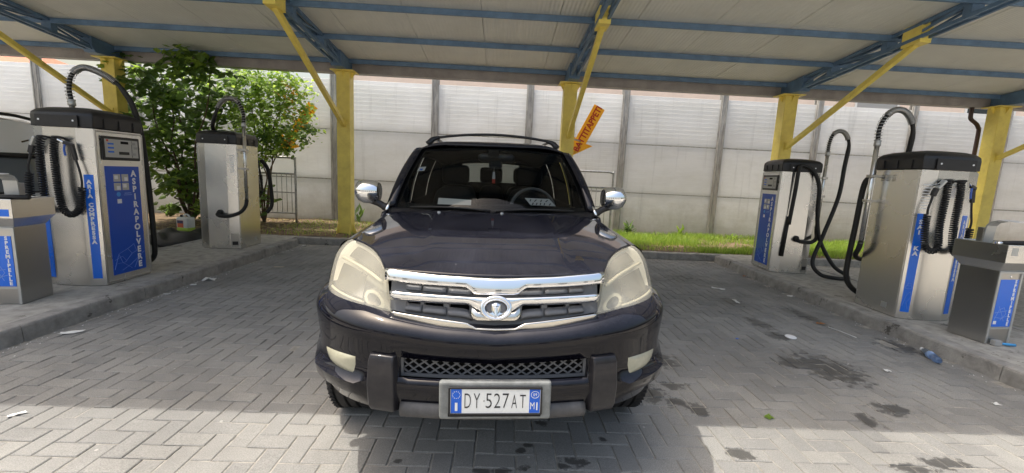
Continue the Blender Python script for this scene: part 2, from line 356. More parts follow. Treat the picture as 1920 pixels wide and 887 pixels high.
def leaf_mat(name, c1, c2, tr_=.45):
    m = bpy.data.materials.new(name); m.use_nodes = True; n, l, b = nodes(m)
    geo = n.new('ShaderNodeNewGeometry'); r = n.new('ShaderNodeValToRGB'); r.color_ramp.elements[0].color = rgb(c1); r.color_ramp.elements[1].color = rgb(c2)
    l.new(geo.outputs['Random Per Island'], r.inputs[0]); l.new(r.outputs[0], b.inputs['Base Color']); b.inputs['Roughness'].default_value = .45
    t = n.new('ShaderNodeBsdfTranslucent'); hs = n.new('ShaderNodeHueSaturation'); hs.inputs['Value'].default_value = 2.2; hs.inputs['Hue'].default_value = .485; l.new(r.outputs[0], hs.inputs['Color']); l.new(hs.outputs[0], t.inputs[0])
    ms = n.new('ShaderNodeMixShader'); ms.inputs[0].default_value = tr_; l.new(b.outputs[0], ms.inputs[1]); l.new(t.outputs[0], ms.inputs[2]); l.new(ms.outputs[0], n['Material Output'].inputs[0]); MATS[name] = m
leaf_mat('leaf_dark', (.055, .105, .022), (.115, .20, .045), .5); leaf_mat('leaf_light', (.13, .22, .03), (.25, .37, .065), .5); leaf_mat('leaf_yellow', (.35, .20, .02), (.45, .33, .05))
leaf_mat('grass_blade', (.13, .25, .03), (.29, .40, .07), .4); leaf_mat('dry_grass', (.20, .17, .06), (.32, .27, .12), .3)
def add_scratches():
    m = MATS['paint']; n, l, b = nodes(m)
    # dust film and fine scratches in the clear coat
    tc = n.new('ShaderNodeTexCoord'); t = n.new('ShaderNodeTexNoise'); t.inputs['Scale'].default_value = 4; t.inputs['Detail'].default_value = 8; t.inputs['Roughness'].default_value = .7; l.new(tc.outputs['Object'], t.inputs[0])
    mr = n.new('ShaderNodeMapRange'); mr.inputs[1].default_value = .35; mr.inputs[2].default_value = .75; mr.inputs[3].default_value = .012; mr.inputs[4].default_value = .07; l.new(t.outputs[0], mr.inputs[0]); l.new(mr.outputs[0], b.inputs['Coat Roughness'])
    vo = n.new('ShaderNodeTexVoronoi'); vo.inputs['Scale'].default_value = 17; l.new(tc.outputs['Object'], vo.inputs[0])
    lt = n.new('ShaderNodeMath'); lt.operation = 'LESS_THAN'; lt.inputs[1].default_value = .045; l.new(vo.outputs['Distance'], lt.inputs[0])
    mx = n.new('ShaderNodeMix'); mx.data_type = 'RGBA'; mx.inputs[7].default_value = (.3, .29, .27, 1)
    src = b.inputs['Base Color'].links[0].from_socket; l.new(src, mx.inputs[6])
    vo2 = n.new('ShaderNodeTexVoronoi'); vo2.inputs['Scale'].default_value = 2.2; l.new(tc.outputs['Object'], vo2.inputs[0])
    g2 = n.new('ShaderNodeMath'); g2.operation = 'LESS_THAN'; g2.inputs[1].default_value = .35; l.new(vo2.outputs['Distance'], g2.inputs[0])
    mm = n.new('ShaderNodeMath'); mm.operation = 'MULTIPLY'; l.new(lt.outputs[0], mm.inputs[0]); l.new(g2.outputs[0], mm.inputs[1]); l.new(mm.outputs[0], mx.inputs[0])
    # dust veil
    mx2 = n.new('ShaderNodeMix'); mx2.data_type = 'RGBA'; mx2.inputs[7].default_value = (.16, .16, .19, 1); l.new(mx.outputs[2], mx2.inputs[6])
    d = n.new('ShaderNodeMapRange'); d.inputs[1].default_value = .4; d.inputs[2].default_value = .8; d.inputs[3].default_value = .07; d.inputs[4].default_value = .22; l.new(t.outputs[0], d.inputs[0]); gn = n.new('ShaderNodeNewGeometry'); sz = n.new('ShaderNodeSeparateXYZ'); l.new(gn.outputs['Normal'], sz.inputs[0]); uz = n.new('ShaderNodeMapRange'); uz.inputs[1].default_value = .35; uz.inputs[2].default_value = .95; l.new(sz.outputs[2], uz.inputs[0])
    dm = n.new('ShaderNodeMath'); dm.operation = 'MULTIPLY'; l.new(d.outputs[0], dm.inputs[0]); l.new(uz.outputs[0], dm.inputs[1]); l.new(dm.outputs[0], mx2.inputs[0])   # dust settles on upward faces
    l.new(mx2.outputs[2], b.inputs['Base Color'])
add_scratches()
def chips(name, col, sc, th):
    n, l, b = nodes(MATS[name]); tc = n.new('ShaderNodeTexCoord'); src = b.inputs['Base Color'].links[0].from_socket
    t = n.new('ShaderNodeTexNoise'); t.inputs['Scale'].default_value = sc; t.inputs['Detail'].default_value = 9; t.inputs['Roughness'].default_value = .75; l.new(tc.outputs['Object'], t.inputs[0])
    mr = n.new('ShaderNodeMapRange'); mr.inputs[1].default_value = th; mr.inputs[2].default_value = th+.03; l.new(t.outputs[0], mr.inputs[0])
    mx = n.new('ShaderNodeMix'); mx.data_type = 'RGBA'; mx.inputs[7].default_value = rgb(col); l.new(src, mx.inputs[6]); l.new(mr.outputs[0], mx.inputs[0]); l.new(mx.outputs[2], b.inputs['Base Color'])
chips('yellow_paint', (.20, .09, .03), 7, .70); chips('blue_paint', (.10, .06, .04), 6, .70); chips('kerb_concrete', (.10, .095, .085), 4, .60); chips('concrete', (.15, .14, .125), 3, .60)
def sheen_through(name, f):
    n, l, b = nodes(MATS[name]); t = n.new('ShaderNodeBsdfTranslucent'); ms = n.new('ShaderNodeMixShader'); ms.inputs[0].default_value = f
    if b.inputs['Base Color'].links: l.new(b.inputs['Base Color'].links[0].from_socket, t.inputs[0])
    else: t.inputs[0].default_value = b.inputs['Base Color'].default_value
    l.new(b.outputs[0], ms.inputs[1]); l.new(t.outputs[0], ms.inputs[2]); l.new(ms.outputs[0], n['Material Output'].inputs[0])
sheen_through('sign_orange', .5)       # thin translucent plastic sheet
M = MATS

# ================================================================ SETTING
XL, XR, YB, KH = -3.64, 4.07, 7.85, .13
g = MB(); g.grid([[(x, y, -.03) for y in (-400, -20, 0, 12, 400)] for x in (-400, -14, 14, 400)]).build('ground', M['asphalt']); tag(bpy.data.objects['ground'], kind='structure')
# paved lot : sand bed + herringbone pavers
pv = MB().grid([[(x, y, -.0058) for y in np.linspace(-6, YB, 6)] for x in np.linspace(-14, 16, 9)]).build('paving', M['joint_sand']); tag(pv, kind='structure')
PW = .1065; gap = .0060; PX, PY = -.400, 2.022
def paver_geo(Lx, Ly, seed):
    r = random.Random(seed); hx, hy = Lx/2-gap/2, Ly/2-gap/2; c = .005; v = []
    for (ix, iy, z) in ((hx, hy, -.04), (hx, hy, -.004), (hx-c, hy-c, 0)):
        v += [(-ix, -iy, z), (ix, -iy, z), (ix, iy, z), (-ix, iy, z)]
    f = [(i, (i+1) % 4, (i+1) % 4+4, i+4) for i in range(4)]+[(i+4, (i+1) % 4+4, (i+1) % 4+8, i+8) for i in range(4)]+[(8, 9, 10, 11)]
    return v, f
def in_lot(x, y): return (XL+.02 < x < XR-.02 and .9 < y < YB-.05) or (y < 1.9 and -.2 < y and -5 < x < 5.4)
cells = []
for i in range(-46, 54):
    for j in range(-20, 60):
        s = (i-j) % 4
        if s == 0: c = (PX+(i+1)*PW, PY+(j+.5)*PW, 0)
        elif s == 2: c = (PX+(i+.5)*PW, PY+(j)*PW, 1)
        else: continue
        if in_lot(c[0], c[1]): cells.append(c)
def view_score(c):
    d = Vector((c[0], c[1], -CAM_H)); z = d.dot(fw)
    if z < .3: return 0
    x, y = d.dot(cR)/z, d.dot(cU)/z
    if abs(x) > 960/F_PX*1.01 or y < -443.5/F_PX*1.03: return 0
    if abs(c[0]+.02) < .78 and 1.9 < c[1] and c[1] > 2.35: return 0
    return 1/z
cells.sort(key=lambda c: -view_score(c))
pm = []
for k in (0, 1):
    v, f = paver_geo(2*PW if k == 0 else PW, PW if k == 0 else 2*PW, 1)
    me = bpy.data.meshes.new('paver'); me.from_pydata(v, [], f); me.materials.append(M['paver']); pm.append((me, v, f))
rest = MB()
for idx, (x, y, k) in enumerate(cells):
    tilt = (random.gauss(0, .007), random.gauss(0, .007)); dz = random.gauss(0, .0013)-(.003 if random.random() < .05 else 0); rz = random.uniform(-.008, .008)
    if idx < 300:
        o = link('paver', pm[k][0], None, pv); o.location = (x, y, dz); o.rotation_euler = (tilt[0], tilt[1], rz)
    else:
        Mx = Matrix.Translation((x, y, dz)) @ Matrix.Rotation(rz, 4, 'Z') @ Matrix.Rotation(tilt[0], 4, 'X') @ Matrix.Rotation(tilt[1], 4, 'Y')
        rest.v += [tuple(Mx @ Vector(p)) for p in pm[k][1]]; b0 = len(rest.v)-len(pm[k][1]); rest.f += [tuple(q+b0 for q in ff) for ff in pm[k][2]]
me = bpy.data.meshes.new('pavers'); me.from_pydata(rest.v, [], rest.f); o = link('pavers', me, M['paver'], pv); tag(o, kind='stuff')
# islands with kerbstones
def kerbstone(name, a, b, parent, inward, h=KH, wd=.13, zb=-.05):
    a, b = Vector(a), Vector(b); d = (b-a); L = d.length; d.normalize(); n_ = Vector(inward)
    P = [(-.012, zb), (0, h-.022), (.008, h-.006), (.024, h), (wd, h), (wd, zb)]; m = MB()
    K = 6
    G = []
    for k in range(K+1):
        base = a+d*(.004+(L-.008)*k/K); jz = random.uniform(-.003, .003); jo = random.uniform(-.003, .003)
        G.append([tuple(base+n_*(p+ (jo if 0 < i < 4 else 0))+Vector((0, 0, q+(jz if 1 < i < 5 else 0)))) for i, (p, q) in enumerate(P)])
    m.grid(G); n0 = len(P)
    m.f += [tuple(range(n0)), tuple(range(K*n0, (K+1)*n0))[::-1]]
    return m.build(name, M['kerb_concrete'], parent)
def island(name, x0, x1, face, y0, y1):
    sl_ = MB(); xs = np.linspace(x0+(.13 if face < 0 else .0), x1-(.13 if face > 0 else 0), 6); ys = np.linspace(y0, y1, 24)
    G = [[(x, y, KH-.004+.0) for y in ys] for x in xs]
    o = sl_.grid(G).build(name, M['concrete'], None); tag(o, kind='structure'); return o
isl = island('kerb_island', -5.05, XL, 1, -2, YB+.1); isr = island('kerb_island', XR, 5.45, -1, -2, YB+.1)
yk = [-2, -.9, .2, 1.15, 2.15, 3.2, 4.33, 5.48, 6.57, 7.66]
for a, b in zip(yk[:-1], yk[1:]):
    kerbstone('kerbstone', (XL, a, 0), (XL, b, 0), isl, (-1, 0, 0)); kerbstone('kerbstone', (-5.05, a, 0), (-5.05, b, 0), isl, (1, 0, 0), wd=.10)
yk = [-2, -.9, .2, 1.2, 2.25, 3.1, 4.15, 5.3, 6.4, 7.72]
for a, b in zip(yk[:-1], yk[1:]):
    kerbstone('kerbstone', (XR, a, 0), (XR, b, 0), isr, (1, 0, 0)); kerbstone('kerbstone', (5.45, a, 0), (5.45, b, 0), isr, (-1, 0, 0), wd=.10)
# verge behind the bay
vg = MB(); G = []
for x in np.linspace(-13, 15, 120):
    G.append([(x, y, KH-.012+.03*math.sin(x*2.1+y)*.5+.02*math.sin(x*5.3-y*3)*.5+(0 if y < YB+.2 else .02)) for y in np.linspace(YB+.12, 10.62, 14)])
verge = vg.grid(G).build('verge', M['soil'], None, True); tag(verge, kind='structure')
xk = np.arange(-12, 15.1, .94)
for a, b in zip(xk[:-1], xk[1:]):
    kerbstone('kerbstone', (a, YB, 0), (b, YB, 0), verge, (0, 1, 0), h=.125)

# ---------------------------------------------------------------- boundary wall
WY = 10.5
bw = empty('boundary_wall', (0, WY, 0)); tag(bw, 'pale ribbed panel boundary wall with grey metal posts behind the verge', 'wall')
px_posts = [-13.3, -10.92, -8.65, -6.36, -4.07, -1.67, .60, 2.92, 5.33, 7.70, 10.10, 12.5, 14.9]
def panel_mesh(x0, x1, z0, z1, ribs):
    m = MB(); prof = []; n = max(1, int(round((z1-z0)/.098))); h = (z1-z0)/n
    for k in range(n):
        a = z0+k*h; prof += [(0.0035, a+.001), (0, a+.006), (0, a+h-.006), (.0035, a+h-.001)]
    P = [(p, z) for p, z in prof]
    m.grid([[(x, p, z) for p, z in P] for x in (x0, x1)])
    m.add([(x0, .06, z0), (x1, .06, z0), (x1, .06, z1), (x0, .06, z1)], [(0, 1, 2, 3)])
    return m
zr = [.02, 1.15, 2.345, 3.51]
for a, b in zip(px_posts[:-1], px_posts[1:]):
    for r_ in range(3):
        dx = random.uniform(-.004, .004)
        panel_mesh(a+.055, b-.055, zr[r_]+.011, zr[r_+1]-.011, 0).build('panel', M['wall_white'], bw).location = (0, .02+dx, random.uniform(-.004, .004))
for z in zr[1:3]: MB().box(-13.3, 14.9, .084, .10, z-.05, z+.05).build('rail', M['post_metal'], bw)
for x in px_posts:
    m = MB(); m.box(x-.085, x+.085, -.012, .006, 0, 3.75); m.box(x-.085, x+.085, .085, .10, 0, 3.75); m.box(x-.006, x+.006, .006, .085, 0, 3.75)
    m.box(x-.06, x-.045, -.03, -.012, 0, 3.75); m.box(x+.045, x+.06, -.03, -.012, 0, 3.75)
    m.build('post', M['post_metal'], bw)

# ---------------------------------------------------------------- buildings behind
def building(name, label, x0, x1, y0, y1, h, m, wins, cat='building', roof=True):
    e_ = empty(name, (0, 0, 0)); tag(e_, label, cat)
    MB().box(x0, x1, y0, y1, 0, h).build('wall', m, e_)
    if roof: MB().box(x0-.4, x1+.4, y0-.4, y1+.4, h+.002, h+.25).build('roof', M['roof_tile'], e_)
    fy = y0 if abs(y0) < abs(y1) else y1; sgn = -1 if fy == y0 else 1
    for (wx, wz, ww, wh, shut) in wins:
        wn = MB(); yo, yi = fy+sgn*.05, fy+sgn*.004
        for (a, b, c, d) in ((wx-ww/2-.07, wx+ww/2+.07, wz+wh, wz+wh+.07), (wx-ww/2-.07, wx+ww/2+.07, wz-.07, wz), (wx-ww/2-.07, wx-ww/2, wz, wz+wh), (wx+ww/2, wx+ww/2+.07, wz, wz+wh)):
            wn.box(a, b, min(yo, yi), max(yo, yi), c, d)
        w_ = wn.build('window', M['window_white'], e_)
        MB().box(wx-ww/2, wx+ww/2, min(fy+sgn*.01, fy+sgn*.02), max(fy+sgn*.01, fy+sgn*.02), wz, wz+wh).build('pane', M['shutter_grey'] if shut else M['dark_glass'], w_)
    return e_
building('apartment_building', 'peach rendered apartment building with pale windows rising behind the ribbed wall', -6.05, 34, 16.5, 27, 9.2, M['peach_render'],
         [(14.3, 4.35, 1.6, 1.6, 1), (18.35, 4.42, .95, 1.6, 0), (19.4, 4.42, .7, 1.6, 1), (22, 4.42, 1, 1.6, 0), (26, 4.42, 1, 1.6, 0), (14.3, 7, 1.4, 1.6, 0), (18.35, 7, 1, 1.6, 0), (2, 7, 1, 1.6, 0), (8, 7, 1, 1.6, 0), (-3, 7, 1, 1.6, 0)])
h_ = empty('tiled_house', (0, 0, 0)); tag(h_, 'low house with a red tiled hipped roof beyond the wall', 'house')
MB().box(-40, -19.2, 18, 26, 0, 4.1).build('wall', M['peach_render'], h_)
rf = MB(); rf.add([(-41, 17.4, 4.1), (-18.3, 17.4, 4.1), (-18.3, 26.6, 4.1), (-41, 26.6, 4.1), (-37, 22, 6.1), (-22.3, 22, 6.1)], [(0, 1, 5, 4), (1, 2, 5), (2, 3, 4, 5), (3, 0, 4), (3, 2, 1, 0)]); rf.build('roof', M['roof_tile'], h_)
building('service_building', 'long pale flat roofed building across the forecourt from the wash bays', -26, 22, -30, -22, 6.5, mat('pale_render', (.62, .60, .55), .9),
         [(x, z, 1.6, 1.5, 0) for x in range(-23, 21, 5) for z in (1.2, 4)], roof=False)
# ================================================================ CANOPY
def zc(y): return 3.45+.1*(8.6-y)
cn = empty('canopy', (0, 8.44, 0)); tag(cn, 'long carport canopy with yellow columns, blue trusses and pale ceiling sheets over the bays', 'canopy')
OFF = Vector((0, -8.44, 0))
def cb(mb, name, m, **k):
    mb.v = [(x, y-8.44, z) for x, y, z in mb.v]; return mb.build(name, m, cn, **k)
Y0c, Y1c = 2.62, 8.74
k0 = int((-13+.38)/1.09)-1
for k in range(k0, k0+26):
    a = -.38+1.09*k+.004; b = a+1.09-.008; dz = random.uniform(-.003, .003); m = MB(); G = []
    m.add([(a, Y0c, zc(Y0c)+dz), (b, Y0c, zc(Y0c)+dz), (b, Y1c, zc(Y1c)+dz), (a, Y1c, zc(Y1c)+dz), (a, Y0c, zc(Y0c)+.06), (b, Y0c, zc(Y0c)+.06), (b, Y1c, zc(Y1c)+.06), (a, Y1c, zc(Y1c)+.06)],
          [(0, 3, 2, 1), (4, 5, 6, 7), (0, 1, 5, 4), (1, 2, 6, 5), (2, 3, 7, 6), (3, 0, 4, 7)])
    cb(m, 'ceiling_panel', M['ceiling_sheet'])
m = MB().box(-13.4, 15, Y0c, Y1c, 0, .03); m.v = [(x, y, z+zc(y)+.064) for x, y, z in m.v]; cb(m, 'roof_sheet', M['gutter_metal'])
for y in (2.72, 4.14, 5.2, 6.27, 7.33, 8.42):
    m = MB(); z = zc(y)-.004; m.box(-13.3, 14.9, y-.03, y+.03, z-.072, z); m.box(-13.3, 14.9, y-.03, y+.005, z-.082, z-.072)
    cb(m, 'purlin', M['blue_paint'], bevel=.004)
m = MB(); m.box(-13.4, 15, 8.56, 8.575, 3.255, 3.43); m.box(-13.4, 15, 8.575, 8.74, 3.245, 3.258); m.box(-13.4, 15, 8.74, 8.752, 3.245, 3.50); m.box(-13.4, 15, 8.552, 8.566, 3.240, 3.252)
cb(m, 'gutter', M['gutter_metal'])
m = MB(); m.box(-13.4, 15, Y0c-.03, Y0c-.005, zc(Y0c)-.16, zc(Y0c)+.12); cb(m, 'fascia', M['gutter_metal'])
COLX = [-11.65, -7.353, -3.056, 1.241, 5.538, 9.835, 14.13]
def tri(mb, a, b, c, t):      # thin triangular gusset plate
    a, b, c = Vector(a), Vector(b), Vector(c); n_ = (b-a).cross(c-a).normalized()*t/2
    mb.add([a-n_, b-n_, c-n_, a+n_, b+n_, c+n_], [(2, 1, 0), (3, 4, 5), (0, 1, 4, 3), (1, 2, 5, 4), (2, 0, 3, 5)])
CF, CB, CW = 8.33, 8.56, .125
for ci, X in enumerate(COLX):
    col = MB().box(X-CW, X+CW, CF, CB, .09, 3.222); c_o = cb(col, 'column', M['yellow_paint'], bevel=.008)
    def sub(mb, name, mm=M['yellow_paint'], **k):
        mb.v = [(x, y-8.44, z) for x, y, z in mb.v]; return mb.build(name, mm, c_o, **k)
    sub(MB().box(X-.215, X+.215, CF-.075, CB+.04, 3.224, 3.242), 'cap_plate')
    gs = [((X+s*CW, 8.44, 3.224), (X+s*(CW+.08), 8.44, 3.224), (X+s*CW, 8.44, 3.10)) for s in (-1, 1)]+[((X, CF, 3.224), (X, CF-.07, 3.224), (X, CF, 3.10))]
    for s in (-1, 1): gs += [((X+s*(CW-.004), CF, .13), (X+s*(CW-.004), CF-.10, .13), (X+s*(CW-.004), CF, .36)), ((X+s*CW, 8.44, .13), (X+s*(CW+.10), 8.44, .13), (X+s*CW, 8.44, .36))]
    for g_ in gs:
        t_ = MB(); tri(t_, *g_, .012); sub(t_, 'gusset')
    sub(MB().box(X-.24, X+.24, CF-.12, CB+.1, .10, .135), 'base_plate', M['post_metal'])
    # strap where the brace is welded on
    s_ = MB(); s_.box(X-CW-.001, X+CW+.001, CF-.006, CF+.0, 2.17, 2.175); s_.box(X-CW-.001, X+CW+.001, CF-.006, CF, 2.33, 2.335); sub(s_, 'weld_seam')
    # diagonal brace and its head plate
    b_ = MB().bar((X+.01, CF+.02, 2.22), (X+.01, 5.94, 3.47), .075, .075); br = cb(b_, 'brace', M['yellow_paint'], bevel=.006)
    hp = MB(); hp.box(X-.07, X+.085, 5.80, 6.07, 3.44, zc(5.95)-.01); hp.v = [(x, y-8.44, z+(6.07-y)*.05) for x, y, z in hp.v]; hp.build('head_plate', M['yellow_paint'], br)
    ft = MB().box(X-.03, X+.05, CF-.012, CF, 2.16, 2.34); ft.v = [(x, y-8.44, z) for x, y, z in ft.v]; ft.build('foot_plate', M['yellow_paint'], br)
    # truss : two pairs of chords, flat webs, boxed end
    ch = MB()
    for s in (-1, 1):
        for dz_, hh in ((-.035, .045), (-.205, .045)):
            ch.bar((X+s*.055, 8.2, zc(8.2)+dz_), (X+s*.055, Y0c+.05, zc(Y0c)+dz_), .035, hh)
        ch.bar((X+s*.055, 8.2, zc(8.2)-.2), (X+s*.055, 7.3, zc(7.3)-.04), .022, .03)
        yy = 7.3
        while yy > 3.2:
            ch.bar((X+s*.055, yy, zc(yy)-.04), (X+s*.055, yy-1.06, zc(yy-1.06)-.2), .022, .03); yy -= 1.06
            if yy > 3.2: ch.bar((X+s*.055, yy, zc(yy)-.2), (X+s*.055, yy-1.06, zc(yy-1.06)-.04), .022, .03); yy -= 1.06
    tr_ = cb(ch, 'truss', M['blue_paint'])
    for yy in (7.36, 6.34, 5.25, 4.2, 3.2):
        wb = MB().box(X-.075, X+.075, yy-.05, yy+.05, zc(yy)-.215, zc(yy)-.02); wb.v = [(x, y-8.44, z) for x, y, z in wb.v]; wb.build('web_plate', M['blue_paint'], tr_)
    eb = MB().prism([(8.02, 3.245), (8.555, 3.245), (8.555, zc(8.56)-.012), (7.95, zc(7.95)-.012), (7.95, 3.34)], X-.1, X+.1)
    eb.v = [(z, x-8.44, y) for x, y, z in eb.v]; eb.build('boxed_end', M['blue_paint'], tr_, bevel=.006)
# downpipe behind one column, strip light under the ceiling
mat('pipe_brown', (.055, .03, .025), .4)
X = COLX[5]
cb(MB().tube(catmull([(X-.36, 8.64, 3.25), (X-.36, 8.64, 3.12), (X-.34, 8.64, 3.02), (X-.22, 8.64, 2.94), (X-.13, 8.66, 2.86), (X-.08, 8.68, 2.7)]+[(X-.08, 8.68, 1.5), (X-.08, 8.68, .14)], 5), .036, 10), 'downpipe', M['pipe_brown'], smooth=True)
lf = MB(); y_ = 5.02; lf.box(3.55, 4.85, y_-.07, y_+.07, zc(y_)-.06, zc(y_)-.006); cb(lf, 'strip_light', M['window_white'], bevel=.01)

# ================================================================ ARROW SIGN
def arrow_sign(label, P0, P1, yw, group=None):
    # P0 tip, P1 tail end centre, in wall-parallel plane (x,z)
    e_ = empty('arrow_sign', (P0[0], yw, P0[1])); tag(e_, label, 'sign', group)
    d = Vector((P1[0]-P0[0], 0, P1[1]-P0[1])); L = d.length; d.normalize(); n_ = Vector((d.z, 0, -d.x))
    hw, sw, hl = .27, .122, .36
    pts = [Vector((0, 0, 0)), d*hl+n_*hw, d*hl*.93+n_*sw, d*L+n_*sw, d*L-n_*sw, d*hl*.93-n_*sw, d*hl-n_*hw]
    m = MB(); k = len(pts); m.add([p+Vector((0, t, 0)) for t in (0, .006) for p in pts], [tuple(range(k)), tuple(range(k, 2*k))[::-1]]+[(i, i+k, (i+1) % k+k, (i+1) % k) for i in range(k)])
    m.build('plate', M['sign_orange'], e_)
    text('BATTITAPPETI', .175, M['sign_red'], e_, d*(L*.55)+Vector((0, -.002, 0)), d, -n_ if n_.x > 0 else n_, off=.006, sx=.92)
    br = MB(); br.box(-.02, .02, .006, .03, .05, .30); br.v = [tuple(d*z+n_*x+Vector((0, y, 0))) for x, y, z in br.v]; br.build('bracket', M['galvanised'], e_)
    return e_
sg = arrow_sign('orange arrow sign reading BATTITAPPETI in red on a yellow column', (1.46, 1.92), (1.95, 2.92), 8.95)
MB().bar((-.12, -.40, .30), (.14, .018, .30), .03, .03).build('arm', M['galvanised'], sg)
arrow_sign('orange arrow sign half hidden in the leaves of the bush', (-5.05, 1.72), (-4.32, 2.80), 9.95)

# ================================================================ MAT RACKS (galvanised rails)
def mat_rack(label, x0, x1, y, ztop, seed):
    e_ = empty('mat_rack', (x0, y, .1)); tag(e_, label, 'rack', 'galvanised racks by the wall')
    L = x1-x0; H = ztop-.1
    MB().tube(catmull([(0, 0, -.02), (0, 0, H-.12), (.015, 0, H-.03), (.10, 0, H)], 5)+catmull([(L-.10, 0, H), (L-.015, 0, H-.03), (L, 0, H-.12), (L, 0, -.02)], 5), .024, 10).build('hoop', M['galvanised'], e_, True)
    MB().tube([(0, 0, H-.36), (L, 0, H-.36)], .022, 10).build('rail', M['galvanised'], e_, True)
    MB().tube([(0, 0, .25), (L, 0, .25)], .016, 8).build('rail', M['galvanised'], e_, True)
    MB().tube([(0, 0, .72), (L, 0, .72)], .012, 8).build('rail', M['galvanised'], e_, True)
    x = .10
    while x < L-.05:
        MB().tube([(x, 0, .25), (x, 0, H-.36)], .007, 6).build('bar', M['galvanised'], e_, True); x += .11
    return e_
mat_rack('galvanised mat beating rack with thin bars beside the leafy bush', -6.5, -4.66, 9.75, 1.60, 1)
mat_rack('galvanised mat beating rack standing behind the dark car', .55, 2.56, 9.75, 1.62, 2)
# ================================================================ VACUUM MACHINES
def helix_along(path, rad, turns, r, n=10, sides=5, taper=None):
    P = resample(catmull(path, 10), turns*n+1); out = []; k = len(P)
    T = np.gradient(P, axis=0); T /= np.linalg.norm(T, axis=1)[:, None]
    u = np.cross(T[0], (0.3, .9, .1)); u /= np.linalg.norm(u)
    for i in range(k):
        u = u-T[i]*np.dot(u, T[i]); u /= np.linalg.norm(u); w_ = np.cross(T[i], u); a = 2*math.pi*i/n
        out.append(tuple(P[i]+(u*math.cos(a)+w_*math.sin(a))*rad))
    return MB().tube(out, r, sides)
OCT = [(-.285, -.275), (-.155, -.32), (.155, -.32), (.285, -.275), (.285, .275), (.155, .32), (-.155, .32), (-.285, .275)]
def octs(s): return [(x*s, y*s) for x, y in OCT]
def add_panel(parent, name, m, cx, cy, z0, z1, wd, nrm, t=.004, bevel=0):
    """flat plate standing on a vertical face: centre (cx,cy), outward normal nrm"""
    n_ = Vector((nrm[0], nrm[1], 0)).normalized(); r_ = Vector((-n_.y, n_.x, 0)); c = Vector((cx, cy, 0)); mb = MB(); v = []
    for q in (-.001, t):
        for (a, z) in ((-wd/2, z0), (wd/2, z0), (wd/2, z1), (-wd/2, z1)): v.append(c+r_*a+n_*q+Vector((0, 0, z)))
    mb.add(v, [(3, 2, 1, 0), (4, 5, 6, 7), (0, 1, 5, 4), (1, 2, 6, 5), (2, 3, 7, 6), (3, 0, 4, 7)])
    return mb.build(name, m, parent, bevel=bevel), c, n_, r_
def rounded(mb_path, r): return mb_path
